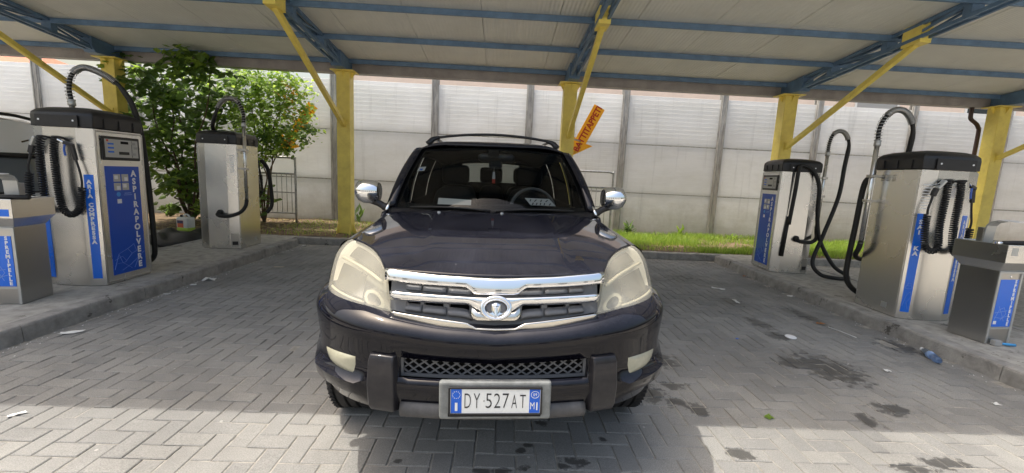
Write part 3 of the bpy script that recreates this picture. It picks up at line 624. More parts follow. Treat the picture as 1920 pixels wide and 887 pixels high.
def make_machine():
    e_ = empty('vacuum_machine'); H = 1.575
    b = MB().prism(octs(1.0), .0, H).build('cabinet', M['steel'], e_, bevel=.004)
    MB().prism(octs(.975), -.012, .012).build('plinth', M['black_rubber'], b)
    # lid : skirt + dome
    lid = MB(); lo, hi = octs(1.035), octs(1.03)
    rings = [(octs(1.0), H+.002), (octs(1.035), H+.002), (octs(1.035), H+.10), (octs(1.02), H+.135), (octs(.93), H+.165), (octs(.72), H+.19), (octs(.4), H+.205), (octs(.02), H+.208)]
    lid.v = [(x, y, z) for p, z in rings for x, y in p]; lid.f = [(i*8+j, i*8+(j+1) % 8, (i+1)*8+(j+1) % 8, (i+1)*8+j) for i in range(len(rings)-1) for j in range(8)]
    L_ = lid.build('lid', M['black_plastic'], e_, True, bevel=.008, angle=40)
    for s in (-1, 1):    # end caps of the lid, their bolts and side ribs
        cp_ = MB().prism([(-.20, s*.325), (.20, s*.325), (.20, s*.338), (-.20, s*.338)], H-.004, H+.112).build('end_cap', M['black_plastic'], L_, bevel=.005)
        for q in (-.16, .16): MB().lathe([(.0, 0), (.009, 0), (.009, .006), (0, .006)], 10, 'y', (q, s*.338-.003, H+.06)).build('bolt', M['white_print'], L_)
        for q in (-.17, 0, .17): MB().box(s*.292, s*.304, q-.004, q+.004, H+.01, H+.10).build('rib', M['black_plastic'], L_)
    # ---- door side (+x)
    d_, c, n_, r_ = add_panel(e_, 'door', M['steel'], .285, 0, .03, H-.025, .53, (1, 0), .006, .003)
    fr = MB()
    for (a, bb, z0, z1) in ((-.275, -.262, .02, H-.015), (.262, .275, .02, H-.015), (-.262, .262, .018, .031), (-.262, .262, H-.026, H-.013)): fr.box(.284, .298, a, bb, z0, z1)
    fr.build('door_frame', M['steel_dark'], e_, bevel=.002)
    ds, *_ = add_panel(e_, 'display', M['black_plastic'], .291, 0, 1.275, 1.515, .44, (1, 0), .016, .012)
    add_panel(ds, 'face_plate', M['display_plate'], .3065, 0, 1.305, 1.487, .385, (1, 0), .003)
    add_panel(ds, 'coin_slot', M['black_plastic'], .309, .02, 1.335, 1.365, .12, (1, 0), .003); add_panel(ds, 'screen', M['void_black'], .309, .03, 1.445, 1.472, .09, (1, 0), .003)
    for q in (1.36, 1.40, 1.44): add_panel(ds, 'button', M['sign_blue'], .309, -.13, q-.008, q+.008, .065, (1, 0), .003)
    add_panel(ds, 'stop_button', M['red_dot'], .309, -.165, 1.462, 1.482, .02, (1, 0), .004)
    for (q, z) in ((.135, 1.455), (.135, 1.345), (.165, 1.41)): add_panel(ds, 'lock', M['shutter_grey'], .309, q, z-.012, z+.012, .05, (1, 0), .004)
    add_panel(ds, 'card_slot', M['plate_ink'], .309, .115, 1.31, 1.485, .004, (1, 0), .002)
    bl, *_ = add_panel(e_, 'blue_panel', M['sign_blue_dark'], .291, 0, .085, 1.215, .40, (1, 0), .004)
    text('\n'.join('ASPIRAPOLVERE'), .088, M['white_print'], bl, (.2962, .125, .645), (0, 1, 0), (0, 0, 1), ls=.94, off=.004)
    for (a, z) in ((-.075, 1.095), (.02, 1.095), (-.075, 1.005), (.02, 1.005)): add_panel(bl, 'pictogram', M['frame_grey'], .295, a, z-.038, z+.038, .08, (1, 0), .001)
    for (a, z) in ((-.085, 1.105), (.03, 1.085), (-.065, 0.995), (.01, 1.015)): add_panel(bl, 'pictogram_figure', M['white_print'], .2962, a, z-.022, z+.016, .04, (1, 0), .0008)
    MB().lathe([(0, 0), (.024, 0), (.024, .0015), (0, .0015)], 16, 'x', (.295, -.07, .925)).build('round_badge', mat('badge_blue', (.05, .3, .75), .4) if 'badge_blue' not in M else M['badge_blue'], bl)
    add_panel(bl, 'small_label', M['white_print'], .295, -.065, .83, .875, .05, (1, 0), .001); add_panel(bl, 'small_label', M['pale_line'], .295, .04, .93, .938, .08, (1, 0), .001); add_panel(bl, 'small_label', M['pale_line'], .295, .04, .912, .918, .10, (1, 0), .001)
    ln = MB()
    for pl in ([(-.19, .14), (-.13, .30), (-.02, .34), (.03, .28), (-.06, .2), (-.17, .2)], [(-.13, .30), (-.09, .20), (.02, .12)], [(-.02, .34), (.06, .38), (.09, .30), (.03, .28)], [(-.18, .24), (-.09, .27), (-.05, .22)], [(.05, .12), (.12, .24), (.19, .28)], [(-.1, .12), (0, .16), (.1, .22)]):
        for (a, z), (a2, z2) in zip(pl[:-1], pl[1:]): ln.bar((.2958, a, z), (.2958, a2, z2), .0012, .007, up=Vector((0, -(z2-z), a2-a)).normalized() if 0 else (1, 0, 0))
    ln.build('line_drawing', M['pale_line'], bl)
    for z in (.30, 1.25): MB().lathe([(0, 0), (.008, 0), (.008, .004), (0, .004)], 10, 'x', (.291, -.235, z)).build('lock', M['chrome'], e_)
    # ---- plain side (-x): louvres, rating plate
    add_panel(e_, 'side_sheet', M['steel'], -.285, 0, .03, H-.02, .525, (-1, 0), .004, .002)
    for q in (.02, .09, .16):
        for z in (1.455, 1.475, 1.495, 1.515):
            MB().tube([(-.291, q-.024, z-.003), (-.293, q, z+.002), (-.291, q+.024, z-.003)], .0045, 6).build('louvre', M['steel_dark'], e_)
    add_panel(e_, 'rating_plate', M['frame_grey'], -.289, -.12, .07, .13, .07, (-1, 0), .002)
    # ---- air end (-y): flat + two bevels with blue strips
    nl = Vector((-.045, -.13, 0)).normalized(); nr = Vector((.045, -.13, 0)).normalized()
    nl = Vector((-.327, -.945, 0)); nr = Vector((.327, -.945, 0))
    s1, c, n_, r_ = add_panel(e_, 'blue_strip', M['sign_blue'], .22, -.2975, .075, 1.125, .075, nr, .003)
    text('\n'.join('ARIA'), .052, M['white_print'], s1, c+n_*.0045+Vector((0, 0, .985)), r_, (0, 0, 1), ls=.90, off=.003)
    text('\n'.join('COMPRESSA'), .052, M['white_print'], s1, c+n_*.0045+Vector((0, 0, .64)), r_, (0, 0, 1), ls=.90, off=.003)
    s2, c, n_, r_ = add_panel(e_, 'blue_strip', M['sign_blue'], -.22, -.2975, .075, 1.125, .075, nl, .003)
    text('S\nA\nI', .058, M['white_print'], s2, c+n_*.0045+Vector((0, 0, .985)), r_, (0, 0, 1), ls=.95, off=.003)
    text('K\nA', .058, M['white_print'], s2, c+n_*.0045+Vector((0, 0, .735)), r_, (0, 0, 1), ls=.95, off=.003)
    ln = MB()
    for pl in ([(-.03, .14), (-.01, .25), (.02, .30), (.03, .24), (0, .18), (.02, .11)], [(-.025, .36), (.025, .36), (.025, .33), (-.025, .33), (-.025, .36)], [(-.015, .36), (-.01, .39), (.012, .39), (.018, .36)]):
        for (a, z), (a2, z2) in zip(pl[:-1], pl[1:]): ln.bar(c+r_*a+n_*.0042+Vector((0, 0, z)), c+r_*a2+n_*.0042+Vector((0, 0, z2)), .0012, .006, up=n_)
    ln.build('line_drawing', M['pale_line'], s2)
    for z in np.linspace(1.18, 1.42, 9): MB().bar(c+r_*.05+n_*.003+Vector((0, 0, z)), c-r_*.03+n_*.003+Vector((0, 0, z)), .006, .008).build('louvre', M['white_print'], e_)
    # coiled hoses on their hooks, air gun, tyre inflator
    for q in (-.10, .035):
        MB().tube(catmull([(q-.045, -.318, 1.45), (q-.045, -.375, 1.47), (q, -.395, 1.475), (q+.045, -.375, 1.47), (q+.045, -.318, 1.45)], 4), .010, 8).build('hook', M['black_rubber'], e_, True)
    ha = helix_along([(-.10, -.375, 1.47), (-.115, -.40, 1.35), (-.12, -.40, 1.0), (-.10, -.40, .80), (-.17, -.40, .755), (-.24, -.40, .83), (-.255, -.39, 1.02), (-.252, -.385, 1.12)], .025, 50, .0085, 9, 6)
    ha.build('coiled_hose', M['black_rubber'], e_, True)
    hc = helix_along([(.03, -.375, 1.47), (.018, -.40, 1.35), (.02, -.40, 1.0), (.05, -.40, .79), (.12, -.395, .735), (.19, -.385, .80), (.215, -.375, .95), (.215, -.37, 1.0)], .025, 50, .0085, 9, 6)
    hc.build('coiled_hose', M['black_rubber'], e_, True)
    MB().tube(catmull([(.215, -.37, 1.0), (.22, -.37, 1.06), (.205, -.365, 1.16), (.175, -.37, 1.30)], 5), .009, 8).build('gun_lead', M['black_rubber'], e_, True)
    gun = MB(); gun.bar((.185, -.37, 1.26), (.165, -.375, 1.40), .026, .036, up=(1, 0, 0)); gun.bar((.185, -.375, 1.40), (.11, -.40, 1.425), .028, .034)
    go = gun.build('air_gun', M['black_plastic'], e_, bevel=.006); MB().tube([(.115, -.40, 1.425), (.075, -.415, 1.45)], .008, 8).build('nozzle', M['chrome'], go)
    MB().tube(catmull([(.125, -.40, 1.41), (.118, -.405, 1.36), (.125, -.405, 1.30)], 4), .009, 6).build('trigger', M['trigger_blue'], go)
    MB().tube(catmull([(-.252, -.385, 1.12), (-.255, -.385, 1.18), (-.235, -.38, 1.26), (-.225, -.375, 1.32)], 5), .010, 8).build('inflator_lead', M['black_rubber'], e_, True)
    inf = MB(); inf.bar((-.225, -.375, 1.31), (-.20, -.375, 1.39), .034, .045, up=(1, 0, 0)); io = inf.build('tyre_inflator', M['black_plastic'], e_, bevel=.006)
    MB().bar((-.20, -.38, 1.385), (-.145, -.39, 1.47), .028, .05, up=(0, 1, 0)).build('inflator_head', M['frame_grey'], io, bevel=.008); MB().bar((-.20, -.40, 1.43), (-.27, -.40, 1.41), .01, .014).build('lever', M['chrome'], io)
    # ---- vacuum end (+y): outlet, elbow hose, standpipe with sprung hose
    MB().lathe([(.0, .32), (.048, .32), (.048, .332), (.036, .355), (0, .355)], 16, 'y', (-.03, 0, .55)).build('outlet', M['black_rubber'], e_, True)
    MB().tube(catmull([(-.03, .35, .55), (-.03, .385, .53), (-.09, .40, .51), (-.22, .39, .515), (-.33, .32, .57), (-.365, .245, .66), (-.372, .22, .75)], 8), .027, 12).build('elbow_hose', M['black_rubber'], e_, True)
    P = MB().tube([(-.372, .22, .72), (-.372, .22, 1.86)], .024, 14).build('standpipe', M['steel'], e_, True)
    MB().lathe([(0, 1.835), (.034, 1.835), (.034, 1.86), (.030, 1.88), (.034, 1.90), (0, 1.90)], 14, 'z', (-.372, .22, 0)).build('collar', M['frame_grey'], P, True)
    for z in (1.22, 1.50):
        bk = MB(); bk.box(-.40, -.286, .20, .24, z-.012, z+.012); bk.box(-.41, -.335, .185, .255, z-.016, z+.016); bk.build('bracket', M['steel_dark'], e_, bevel=.003)
    # louvred bevel and foot hatch of the vacuum end
    nv = Vector((-.327, .945, 0)); c = Vector((-.22, .2975, 0)); r_ = Vector((-nv.y, nv.x, 0))
    for z in np.linspace(1.17, 1.41, 10): MB().bar(c+r_*.03+nv*.002+Vector((0, 0, z)), c-r_*.03+nv*.002+Vector((0, 0, z)), .006, .010).build('louvre', M['white_print'], e_)
    add_panel(e_, 'foot_hatch', M['steel_dark'], -.22, .2975, .03, .24, .11, nv, .003); add_panel(e_, 'hatch_slot', M['black_plastic'], -.22, .2975, .06, .115, .075, nv, .006)
    return e_
proto = make_machine()
def ribbon_hose(parent_obj, pts, r=.027, name='vacuum_hose'):
    inv = (Matrix.Translation(parent_obj.location) @ Matrix.Rotation(parent_obj.rotation_euler.z, 4, 'Z')).inverted()
    return MB().tube([tuple(inv @ Vector(p)) for p in catmull(pts, 8)], r, 10).build(name, M['black_rubber'], parent_obj, True)
IZ = KH
specs = [((-4.29, 4.60, IZ), 0, 'stainless vacuum machine with its blue door panel and coin display facing the dark car'),
         ((-4.25, 6.78, IZ), math.pi, 'stainless vacuum machine beside the leafy bush, plain side towards the car'),
         ((4.575, 4.53, IZ), R(-2), 'stainless vacuum machine with coiled hoses, behind the wringer with a blue brush at its foot'),
         ((4.61, 6.71, IZ), math.pi+R(-6), 'stainless vacuum machine whose black hose lies looped on the kerb island')]
machines = []
for i, (loc, rz, lab) in enumerate(specs):
    o = proto if i == 0 else copy_tree(proto)
    o.location = loc; o.rotation_euler = (0, 0, rz); tag(o, lab, 'vacuum machine', 'vacuum machines on the kerb islands'); machines.append(o)
LN, LF, RN, RF = machines
# sprung hose arches and hanging hoses, each in the pose of its machine
def sprung(mc, arch, tail, r=.027):
    Mw = Matrix.Translation(mc.location) @ Matrix.Rotation(mc.rotation_euler.z, 4, 'Z')
    inv = Mw.inverted(); pts = arch+[tuple(inv @ Vector(p)) for p in tail]
    P = [tuple(p) for p in catmull(arch, 8)]
    full = catmull(pts, 8); k = (len(arch)-1)*8
    rr = [.021]*(k-2)+[.021+(r-.021)*min(1, i/4) for i in range(len(full)-k+2)]
    MB().tube(full, rr, 12).build('vacuum_hose', M['black_rubber'], mc, True)
    helix_along(P[:22:3], .034, 11, .0036, 12, 5).build('spring', M['spring_wire'], mc, True)
    helix_along(P[18:44:3], .031, 38, .0034, 12, 5).build('spring', M['spring_wire'], mc, True)
A0 = [(-.372, .22, 1.87), (-.376, .22, 2.02), (-.335, .22, 2.15), (-.24, .22, 2.235), (-.12, .225, 2.225), (-.03, .23, 2.13), (.02, .24, 2.0)]
sprung(LN, [(-.372, .22, 1.87), (-.385, .22, 2.02), (-.34, .22, 2.16), (-.22, .22, 2.235), (-.07, .225, 2.20), (.07, .235, 2.12), (.15, .25, 2.03)], [(-4.09, 4.90, 2.0), (-4.07, 4.96, 1.7), (-4.05, 4.985, 1.1), (-4.04, 4.99, .55), (-4.07, 5.01, .3), (-4.2, 5.03, .25), (-4.32, 4.98, .5)])
sprung(LF, A0, [(-4.36, 6.60, 1.95), (-4.45, 6.80, 1.80), (-4.62, 6.95, 1.4), (-4.65, 7.0, .8), (-4.55, 7.15, .3)])
ribbon_hose(LF, [(-3.98, 7.17, 1.5), (-3.92, 7.25, 1.35), (-3.9, 7.3, 1.0), (-3.9, 7.3, .75), (-3.96, 7.25, .62)], .03)
sprung(RN, A0, [(4.62, 4.80, 1.9), (4.63, 4.84, 1.7), (4.62, 4.88, 1.4)])
ribbon_hose(RN, [(4.42, 4.9, 1.70), (4.37, 4.97, 1.62), (4.34, 5.0, 1.5), (4.32, 5.0, 1.05), (4.30, 5.0, .65), (4.305, 5.0, .42), (4.36, 4.98, .29), (4.48, 4.95, .20), (4.62, 4.93, .17)], .03)
sprung(RF, [(-.372, .22, 1.87), (-.373, .22, 2.02), (-.39, .24, 2.14), (-.435, .27, 2.20), (-.495, .31, 2.19), (-.54, .35, 2.10), (-.555, .38, 1.97)],
       [(5.11, 6.28, 1.8), (5.09, 6.28, 1.35), (4.94, 6.27, .77), (4.82, 6.25, .36), (4.86, 6.12, .19), (5.02, 6.02, .16), (5.2, 6.02, .16), (5.27, 6.12, .19), (5.12, 6.22, .32), (4.9, 6.28, .70), (4.82, 6.3, 1.1), (4.80, 6.3, 1.42), (4.76, 6.33, 1.62), (4.66, 6.35, 1.75), (4.52, 6.36, 1.80), (4.47, 6.345, 1.72), (4.455, 6.335, 1.45), (4.43, 6.34, .9)], .028)
ln_ = MB().tube([(-.0, 0, 0), (.0, 0, .62)], [.032, .026], 10); lo_ = ln_.build('lance', M['black_rubber'], RF, True)
lo_.location = (Matrix.Translation(RF.location) @ Matrix.Rotation(RF.rotation_euler.z, 4, 'Z')).inverted() @ Vector((4.395, 6.365, .40)); lo_.rotation_euler = (0, R(-3), 0)

# ================================================================ CHAMOIS WRINGERS
def make_wringer():
    e_ = empty('chamois_wringer'); w2, d2, h = .13, .15, .675
    b = MB().box(-w2, w2, -d2, d2, 0, h).build('pedestal', M['steel_dark'], e_, bevel=.004)
    fr = MB()
    for (a, c, z0, z1) in ((-w2-.002, -w2+.02, .0, h), (w2-.02, w2+.002, .0, h), (-w2+.02, w2-.02, h-.02, h), (-w2+.02, w2-.02, .135, .15)): fr.box(a, c, -d2-.008, -d2+.002, z0, z1)
    fr.build('front_frame', M['frame_grey'], e_, bevel=.002)
    bp, *_ = add_panel(e_, 'blue_panel', M['sign_blue'], 0, -d2-.001, .16, .60, .205, (0, -1), .004)
    text('\n'.join('SPREMIPELLE'), .043, M['white_print'], bp, (.068, -d2-.006, .385), (1, 0, 0), (0, 0, 1), ls=.92, off=.002)
    ln = MB()
    for pl in ([(-.09, .22), (-.05, .32), (.0, .34), (.03, .28), (-.02, .22)], [(-.095, .29), (-.03, .30), (.04, .31)], [(-.09, .25), (-.02, .24), (.05, .26)], [(-.06, .35), (-.01, .27), (.02, .21)]):
        for (a, z), (a2, z2) in zip(pl[:-1], pl[1:]): ln.bar((a, -d2-.0055, z), (a2, -d2-.0055, z2), .004, .0012, up=(0, 1, 0))
    ln.build('line_drawing', M['pale_line'], bp); add_panel(bp, 'badge', M['white_print'], -.075, -d2-.0055, .185, .215, .032, (0, -1), .001)
    MB().lathe([(0, 0), (.008, 0), (.008, .008), (0, .008)], 10, 'y', (0, -d2-.008, .628)).build('lock', M['chrome'], e_)
    # trough head
    hd = MB(); lo = [(-w2+.0, -d2+.0), (w2, -d2), (w2, d2), (-w2, d2)]; hi = [(-w2-.05, -d2-.055), (w2+.05, -d2-.055), (w2+.05, d2+.05), (-w2-.05, d2+.05)]
    n0 = 4; rings = [(lo, h+.001), (hi, h+.085), (hi, h+.245), ([(x*.93, y*.93) for x, y in hi], h+.245), ([(x*.9, y*.9) for x, y in hi], h+.17)]
    hd.v = [(x, y, z) for p, z in rings for x, y in p]; hd.f = [(i*4+j, i*4+(j+1) % 4, (i+1)*4+(j+1) % 4, (i+1)*4+j) for i in range(4) for j in range(4)]+[(3, 2, 1, 0), (16, 17, 18, 19)]
    hh = hd.build('trough', M['steel'], e_, bevel=.004)
    add_panel(hh, 'price_sticker', M['frame_grey'], -.10, -d2-.055, h+.15, h+.22, .07, (0, -1), .001); add_panel(hh, 'blue_label', M['sign_blue'], .09, -d2-.055, h+.10, h+.16, .13, (0, -1), .001)
    # upright with a flared lip
    up = MB(); prof = [(-.045, .055, h+.20), (-.045, .05, h+.33), (-.05, .045, h+.39), (-.06, .02, h+.425), (-.07, -.03, h+.44)]
    G = [[(-.075, y, z), (.035, y, z)] for _, y, z in prof]; up.grid(G).build('upright', M['frame_grey'], hh, solid=.012)
    MB().box(-.072, .032, .06, .11, h+.19, h+.37).build('upright_back', M['steel_dark'], hh, bevel=.004)
    MB().grid([[(x, y, h+.44+.01*math.sin((y+.2)*8)) for y in np.linspace(-.17, -.02, 5)] for x in (-.07, .035)]).build('spout', M['white_print'], hh, solid=.006)
    # mangle roller
    rl = MB().tube([(-.12, -.12, h+.25), (.26, -.14, h+.262)], .021, 12).build('roller', M['black_rubber'], e_, True)
    MB().tube([(-.175, -.118, h+.248), (-.115, -.12, h+.25)], .018, 12).build('roller_end', M['chrome'], rl, True)
    return e_
wr = make_wringer(); wr.location = (-4.285, 3.80, IZ); wr.rotation_euler = (0, 0, R(8)); tag(wr, 'grey chamois wringer pedestal beside the vacuum machine with a coin display', 'wringer', 'chamois wringers on the kerb islands')
w2_ = copy_tree(wr); w2_.location = (4.585, 3.745, IZ); w2_.rotation_euler = (0, 0, R(7)); tag(w2_, 'grey chamois wringer pedestal with a blue handled brush at its foot', 'wringer', 'chamois wringers on the kerb islands')
bs = empty('brush', (4.55, 3.54, IZ)); tag(bs, 'small brush with a light blue handle lying under the wringer panel', 'brush')
mat('handle_blue', (.06, .35, .72), .35)
MB().tube([(.02, 0, .02), (.14, -.02, .014)], [.010, .013], 8).build('handle', M['handle_blue'], bs, True)
MB().box(-.05, .02, -.022, .022, .0, .05).build('head', M['shutter_grey'], bs, bevel=.006)
# ================================================================ THE DARK SUV   (local: x to the right, y to the back, z up)
car = empty('parked_suv', (.015, 1.68, 0)); car.rotation_euler = (0, R(-.9), R(2.0)); car.location.z = -.002
tag(car, 'black SUV with hazy yellowed headlights and chrome grille parked nose out in the bay', 'car')
PLAN = np.array(catmull([(0, 0), (.2, .006), (.4, .030), (.5, .055), (.6, .095), (.7, .165), (.78, .255), (.83, .345), (.862, .44), (.876, .51)], 12))
PT = np.gradient(PLAN, axis=0); PT /= np.linalg.norm(PT, axis=1)[:, None]
def plan(x, off=0.0):
    """point of the nose plan curve at |x|, moved inwards (backwards) by off"""
    a = min(abs(x), .876); y = np.interp(a, PLAN[:, 0], PLAN[:, 1]); tx = np.interp(a, PLAN[:, 0], PT[:, 0]); ty = np.interp(a, PLAN[:, 0], PT[:, 1])
    nx, ny = ty, -tx      # outward
    s = 1 if x >= 0 else -1
    return s*(a-nx*off), y-ny*off
ip = np.interp
def fx(tab):
    X_, Z_ = zip(*tab); return lambda x: float(ip(abs(x), X_, Z_))
z_top = fx([(0, .785), (.24, .798), (.45, .826), (.6, .850), (.79, .870), (.88, .878)])
z_shelf = fx([(0, .760), (.22, .772), (.44, .794), (.71, .812), (.88, .826)])
z_mt = fx([(0, .670), (.40, .686), (.6, .682), (.88, .67)]); z_mb = fx([(0, .588), (.54, .588), (.57, .572), (.80, .572), (.88, .60)])
z_low = fx([(0, .452), (.38, .450), (.53, .440), (.7, .446), (.8, .465), (.85, .495), (.88, .52)])
def clip_dense(breaks, n, lo=-.8759, hi=.8759):
    xs = set(np.round(np.concatenate([[lo, hi], breaks]), 5)); a = list(PLAN[:, 0][::3])
    for q in a: xs.add(round(q, 5)); xs.add(round(-q, 5))
    xs = sorted(xs); out = [xs[0]]
    for q in xs[1:]:
        if q-out[-1] > .004 or q in breaks: out.append(q)
    return out
# ---- bumper
bx = clip_dense([-.40, .40, -.545, .545, -.575, .575, -.56, .56, .84, -.84, .78, -.78], 0)
rows = []
fogb = fx([(0, 0), (.545, 0), (.575, .024), (.78, .024), (.84, 0), (.88, 0)])
def brow(zf, off, k=3): rows.append((zf, off))
feat = [(lambda x: z_top(x)+.002, .075), (lambda x: z_top(x)-.001, .058), (lambda x: z_top(x)*.45+z_shelf(x)*.55+.004, .020), (lambda x: z_shelf(x), -.002), (lambda x: z_shelf(x)-.018, -.008),
        (lambda x: .5*z_shelf(x)+.5*z_mt(x), -.004), (z_mt, .004), (lambda x: z_mt(x)*.5+z_mb(x)*.5, .004), (z_mb, -.002), (lambda x: z_mb(x)-.020, lambda x: -.014-fogb(x)), (lambda x: z_mb(x)-.05, lambda x: -.012-.8*fogb(x)),
        (lambda x: z_low(x)+.045, .004), (lambda x: z_low(x)+.008, .018), (lambda x: z_low(x)-.002, .032), (lambda x: z_low(x)-.004, .12)]
G = []
for x in bx:
    G.append([])
    for zf, off in feat:
        X_, Y_ = plan(x, off(x) if callable(off) else off); G[-1].append((X_, Y_, zf(x)))
op = lambda i, j: abs(bx[i]) < .4001 and abs(bx[i+1]) < .4001 and 6 <= j < 8
bump = MB().grid(G, op).build('bumper', M['paint'], car, True, solid=.02, off=-1, angle=60)
if True:
    # lower mesh grille set back in the opening
    gm = MB()
    def pt(x, z, off): X_, Y_ = plan(x, off); return Vector((X_, Y_, z))
    dx = .0465; N = 22
    for k in range(-N, N+1):
        for s in (-1, 1):
            x0 = k*dx; seg = []
            for t in np.linspace(0, 1, 7):
                x = x0+s*(t-.5)*.125; z = .588+t*(.082+.012*min(1, abs(x)/.4))
                seg.append((x, z))
            pts = [pt(x, z, .028) for x, z in seg if abs(x) <= .402]
            if len(pts) > 1:
                for a, b in zip(pts[:-1], pts[1:]): gm.bar(a, b, .006, .0065, up=(0, -1, 0))
    gm.build('lower_grille_mesh', M['grille_grey'], bump)
    fr = MB()
    for zf, dz in ((z_mt, -.006), (z_mb, .006)):
        pp = [pt(x, zf(x)+dz, .018) for x in np.linspace(-.40, .40, 25)]
        for a, b in zip(pp[:-1], pp[1:]): fr.bar(a, b, .012, .010, up=(0, -1, 0))
    for s in (-1, 1): fr.bar(pt(s*.395, .588, .018), pt(s*.395, .686, .018), .012, .012, up=(0, -1, 0))
    fr.build('lower_grille_frame', M['grille_grey'], bump)
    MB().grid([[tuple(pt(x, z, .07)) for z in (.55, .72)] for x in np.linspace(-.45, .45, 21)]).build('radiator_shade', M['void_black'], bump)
    # over-riders
    for s in (-1, 1):
        m = MB(); pr = [(.700, .405, .525, .030), (.690, .405, .525, -.034), (.665, .403, .528, -.046), (.56, .40, .532, -.052), (.47, .402, .530, -.046), (.440, .405, .528, -.030), (.436, .41, .52, .03)]
        ring = []
        for z, xa, xb, off in pr:
            ring.append([tuple(pt(s*(xa+.0), z, off+.022 if off < 0 else off)), tuple(pt(s*(xa+.012), z, off)), tuple(pt(s*(xb-.014), z, off)), tuple(pt(s*xb, z, off+.026 if off < 0 else off)), tuple(pt(s*(xb+.004), z, .035)), tuple(pt(s*(xa-.004), z, .035))])
        m.v = [p for r_ in ring for p in r_]; m.f = [(i*6+j, i*6+(j+1) % 6, (i+1)*6+(j+1) % 6, (i+1)*6+j) for i in range(len(pr)-1) for j in range(6)]+[tuple(range(6)), tuple(range((len(pr)-1)*6, len(pr)*6))[::-1]]
        m.build('over_rider', M['paint_scuffed'], bump, True, bevel=.005, angle=30)
    # fog lamps with recess
    for s in (-1, 1):
        o2 = [(.590, .658), (.64, .657), (.70, .653), (.757, .645), (.755, .62), (.735, .595), (.70, .584), (.66, .580), (.590, .578)]
        def patch(poly, off, bulge, name, mm, parent, sol=0):
            cx_ = sum(p[0] for p in poly)/len(poly); cz_ = sum(p[1] for p in poly)/len(poly); m = MB()
            Pl = [tuple(q) for q in resample(list(poly)+[poly[0]], 33)][:-1]; V = []; 
            for k, f in enumerate((1, .93, .7, .4, .05)):
                V += [tuple(pt(s*(cx_+(a-cx_)*f), cz_+(b_-cz_)*f, off-bulge*(1-f**3))) for a, b_ in Pl]
            n_ = len(Pl); m.v = V; m.f = [(i*n_+j, i*n_+(j+1) % n_, (i+1)*n_+(j+1) % n_, (i+1)*n_+j) for i in range(4) for j in range(n_)]+[tuple(range(4*n_, 5*n_))]
            return m.build(name, mm, parent, True)
        grow = lambda poly, g_: [(.665+(a-.665)*(1+g_), .61+(b_-.61)*(1+g_*1.4)) for a, b_ in poly]
        fo = patch(grow(o2, .16), -.012, .004, 'fog_lamp_bezel', M['black_plastic'], bump)
        lens = patch(o2, -.016, .010, 'fog_lamp', M['fog_lens'], bump)
    # lower skid
    sk = MB().grid([[tuple(pt(x, z, o_)) for z, o_ in ((.490, .012), (.478, -.022), (.455, -.030), (.428, -.022), (.415, .02))] for x in np.linspace(-.392, .392, 31)])
    sk.build('skid_plate', M['skid_grey'], bump, True, solid=.01)
# ---- number plate
nb = MB(); nb.box(-.228, .238, -.045, -.012, .436, .604); brk = nb.build('plate_bracket', M['plate_bracket'], car, bevel=.012, seg=3)
MB().box(-.19, .195, -.0475, -.0455, .452, .466).build('bracket_slot', M['void_black'], brk)
rim = MB()
for (a, b, c, d) in ((-.186, .198, .577, .584), (-.186, .198, .461, .468), (-.186, -.180, .468, .577), (.192, .198, .468, .577)): rim.box(a, b, -.054, -.044, c, d)
rim.build('plate_frame', M['black_plastic'], brk, bevel=.002)
pl_ = MB().box(-.180, .192, -.0495, -.0445, .468, .577).build('number_plate', M['plate_white'], car)
for (a, b) in ((-.178, -.134), (.146, .190)): MB().box(a, b, -.0505, -.0492, .470, .575).build('blue_band', M['plate_blue'], pl_)
yy = -.0502
for ch, cx_, w_, h_ in (('D', -.109, .026, .064), ('Y', -.0718, .026, .064), ('5', -.0223, .025, .064), ('2', .0127, .026, .064), ('7', .0476, .026, .064), ('A', .0831, .023, .058), ('T', .1187, .024, .058)):
    letter(ch, w_, h_, M['plate_ink'], pl_, (cx_, yy, .524 if h_ > .06 else .521), (1, 0, 0), (0, 0, 1), off=-.012)
for ch, cx_, cz_, w_, h_ in (('I', -.156, .498, .0105, .036), ('0', .1645, .551, .0065, .013), ('9', .1735, .551, .0065, .013), ('M', .159, .502, .018, .030), ('I', .178, .500, .0055, .034)):
    letter(ch, w_, h_, M['plate_white'], pl_, (cx_, yy-.001, cz_), (1, 0, 0), (0, 0, 1))
rg = MB(); 
for k in range(24):
    a, b = 2*math.pi*k/24, 2*math.pi*(k+1)/24; rg.bar((.169+.0165*math.cos(a), yy-.001, .551+.015*math.sin(a)), (.169+.0165*math.cos(b), yy-.001, .551+.015*math.sin(b)), .002, .001, up=(0, 1, 0))
rg.build('year_ring', M['plate_white'], pl_)
st = MB()
for k in range(12):
    a = 2*math.pi*k/12; st.box(-.156+.0155*math.cos(a)-.0015, -.156+.0155*math.cos(a)+.0015, yy-.0014, yy-.0004, .550+.0155*math.sin(a)-.0015, .550+.0155*math.sin(a)+.0015)
st.build('star_ring', M['plate_white'], pl_)
MB().lathe([(0, 0), (.0035, 0), (.0035, .001), (0, .001)], 12, 'y', (-.042, yy-.0006, .523)).build('state_mark', M['shutter_grey'], pl_)

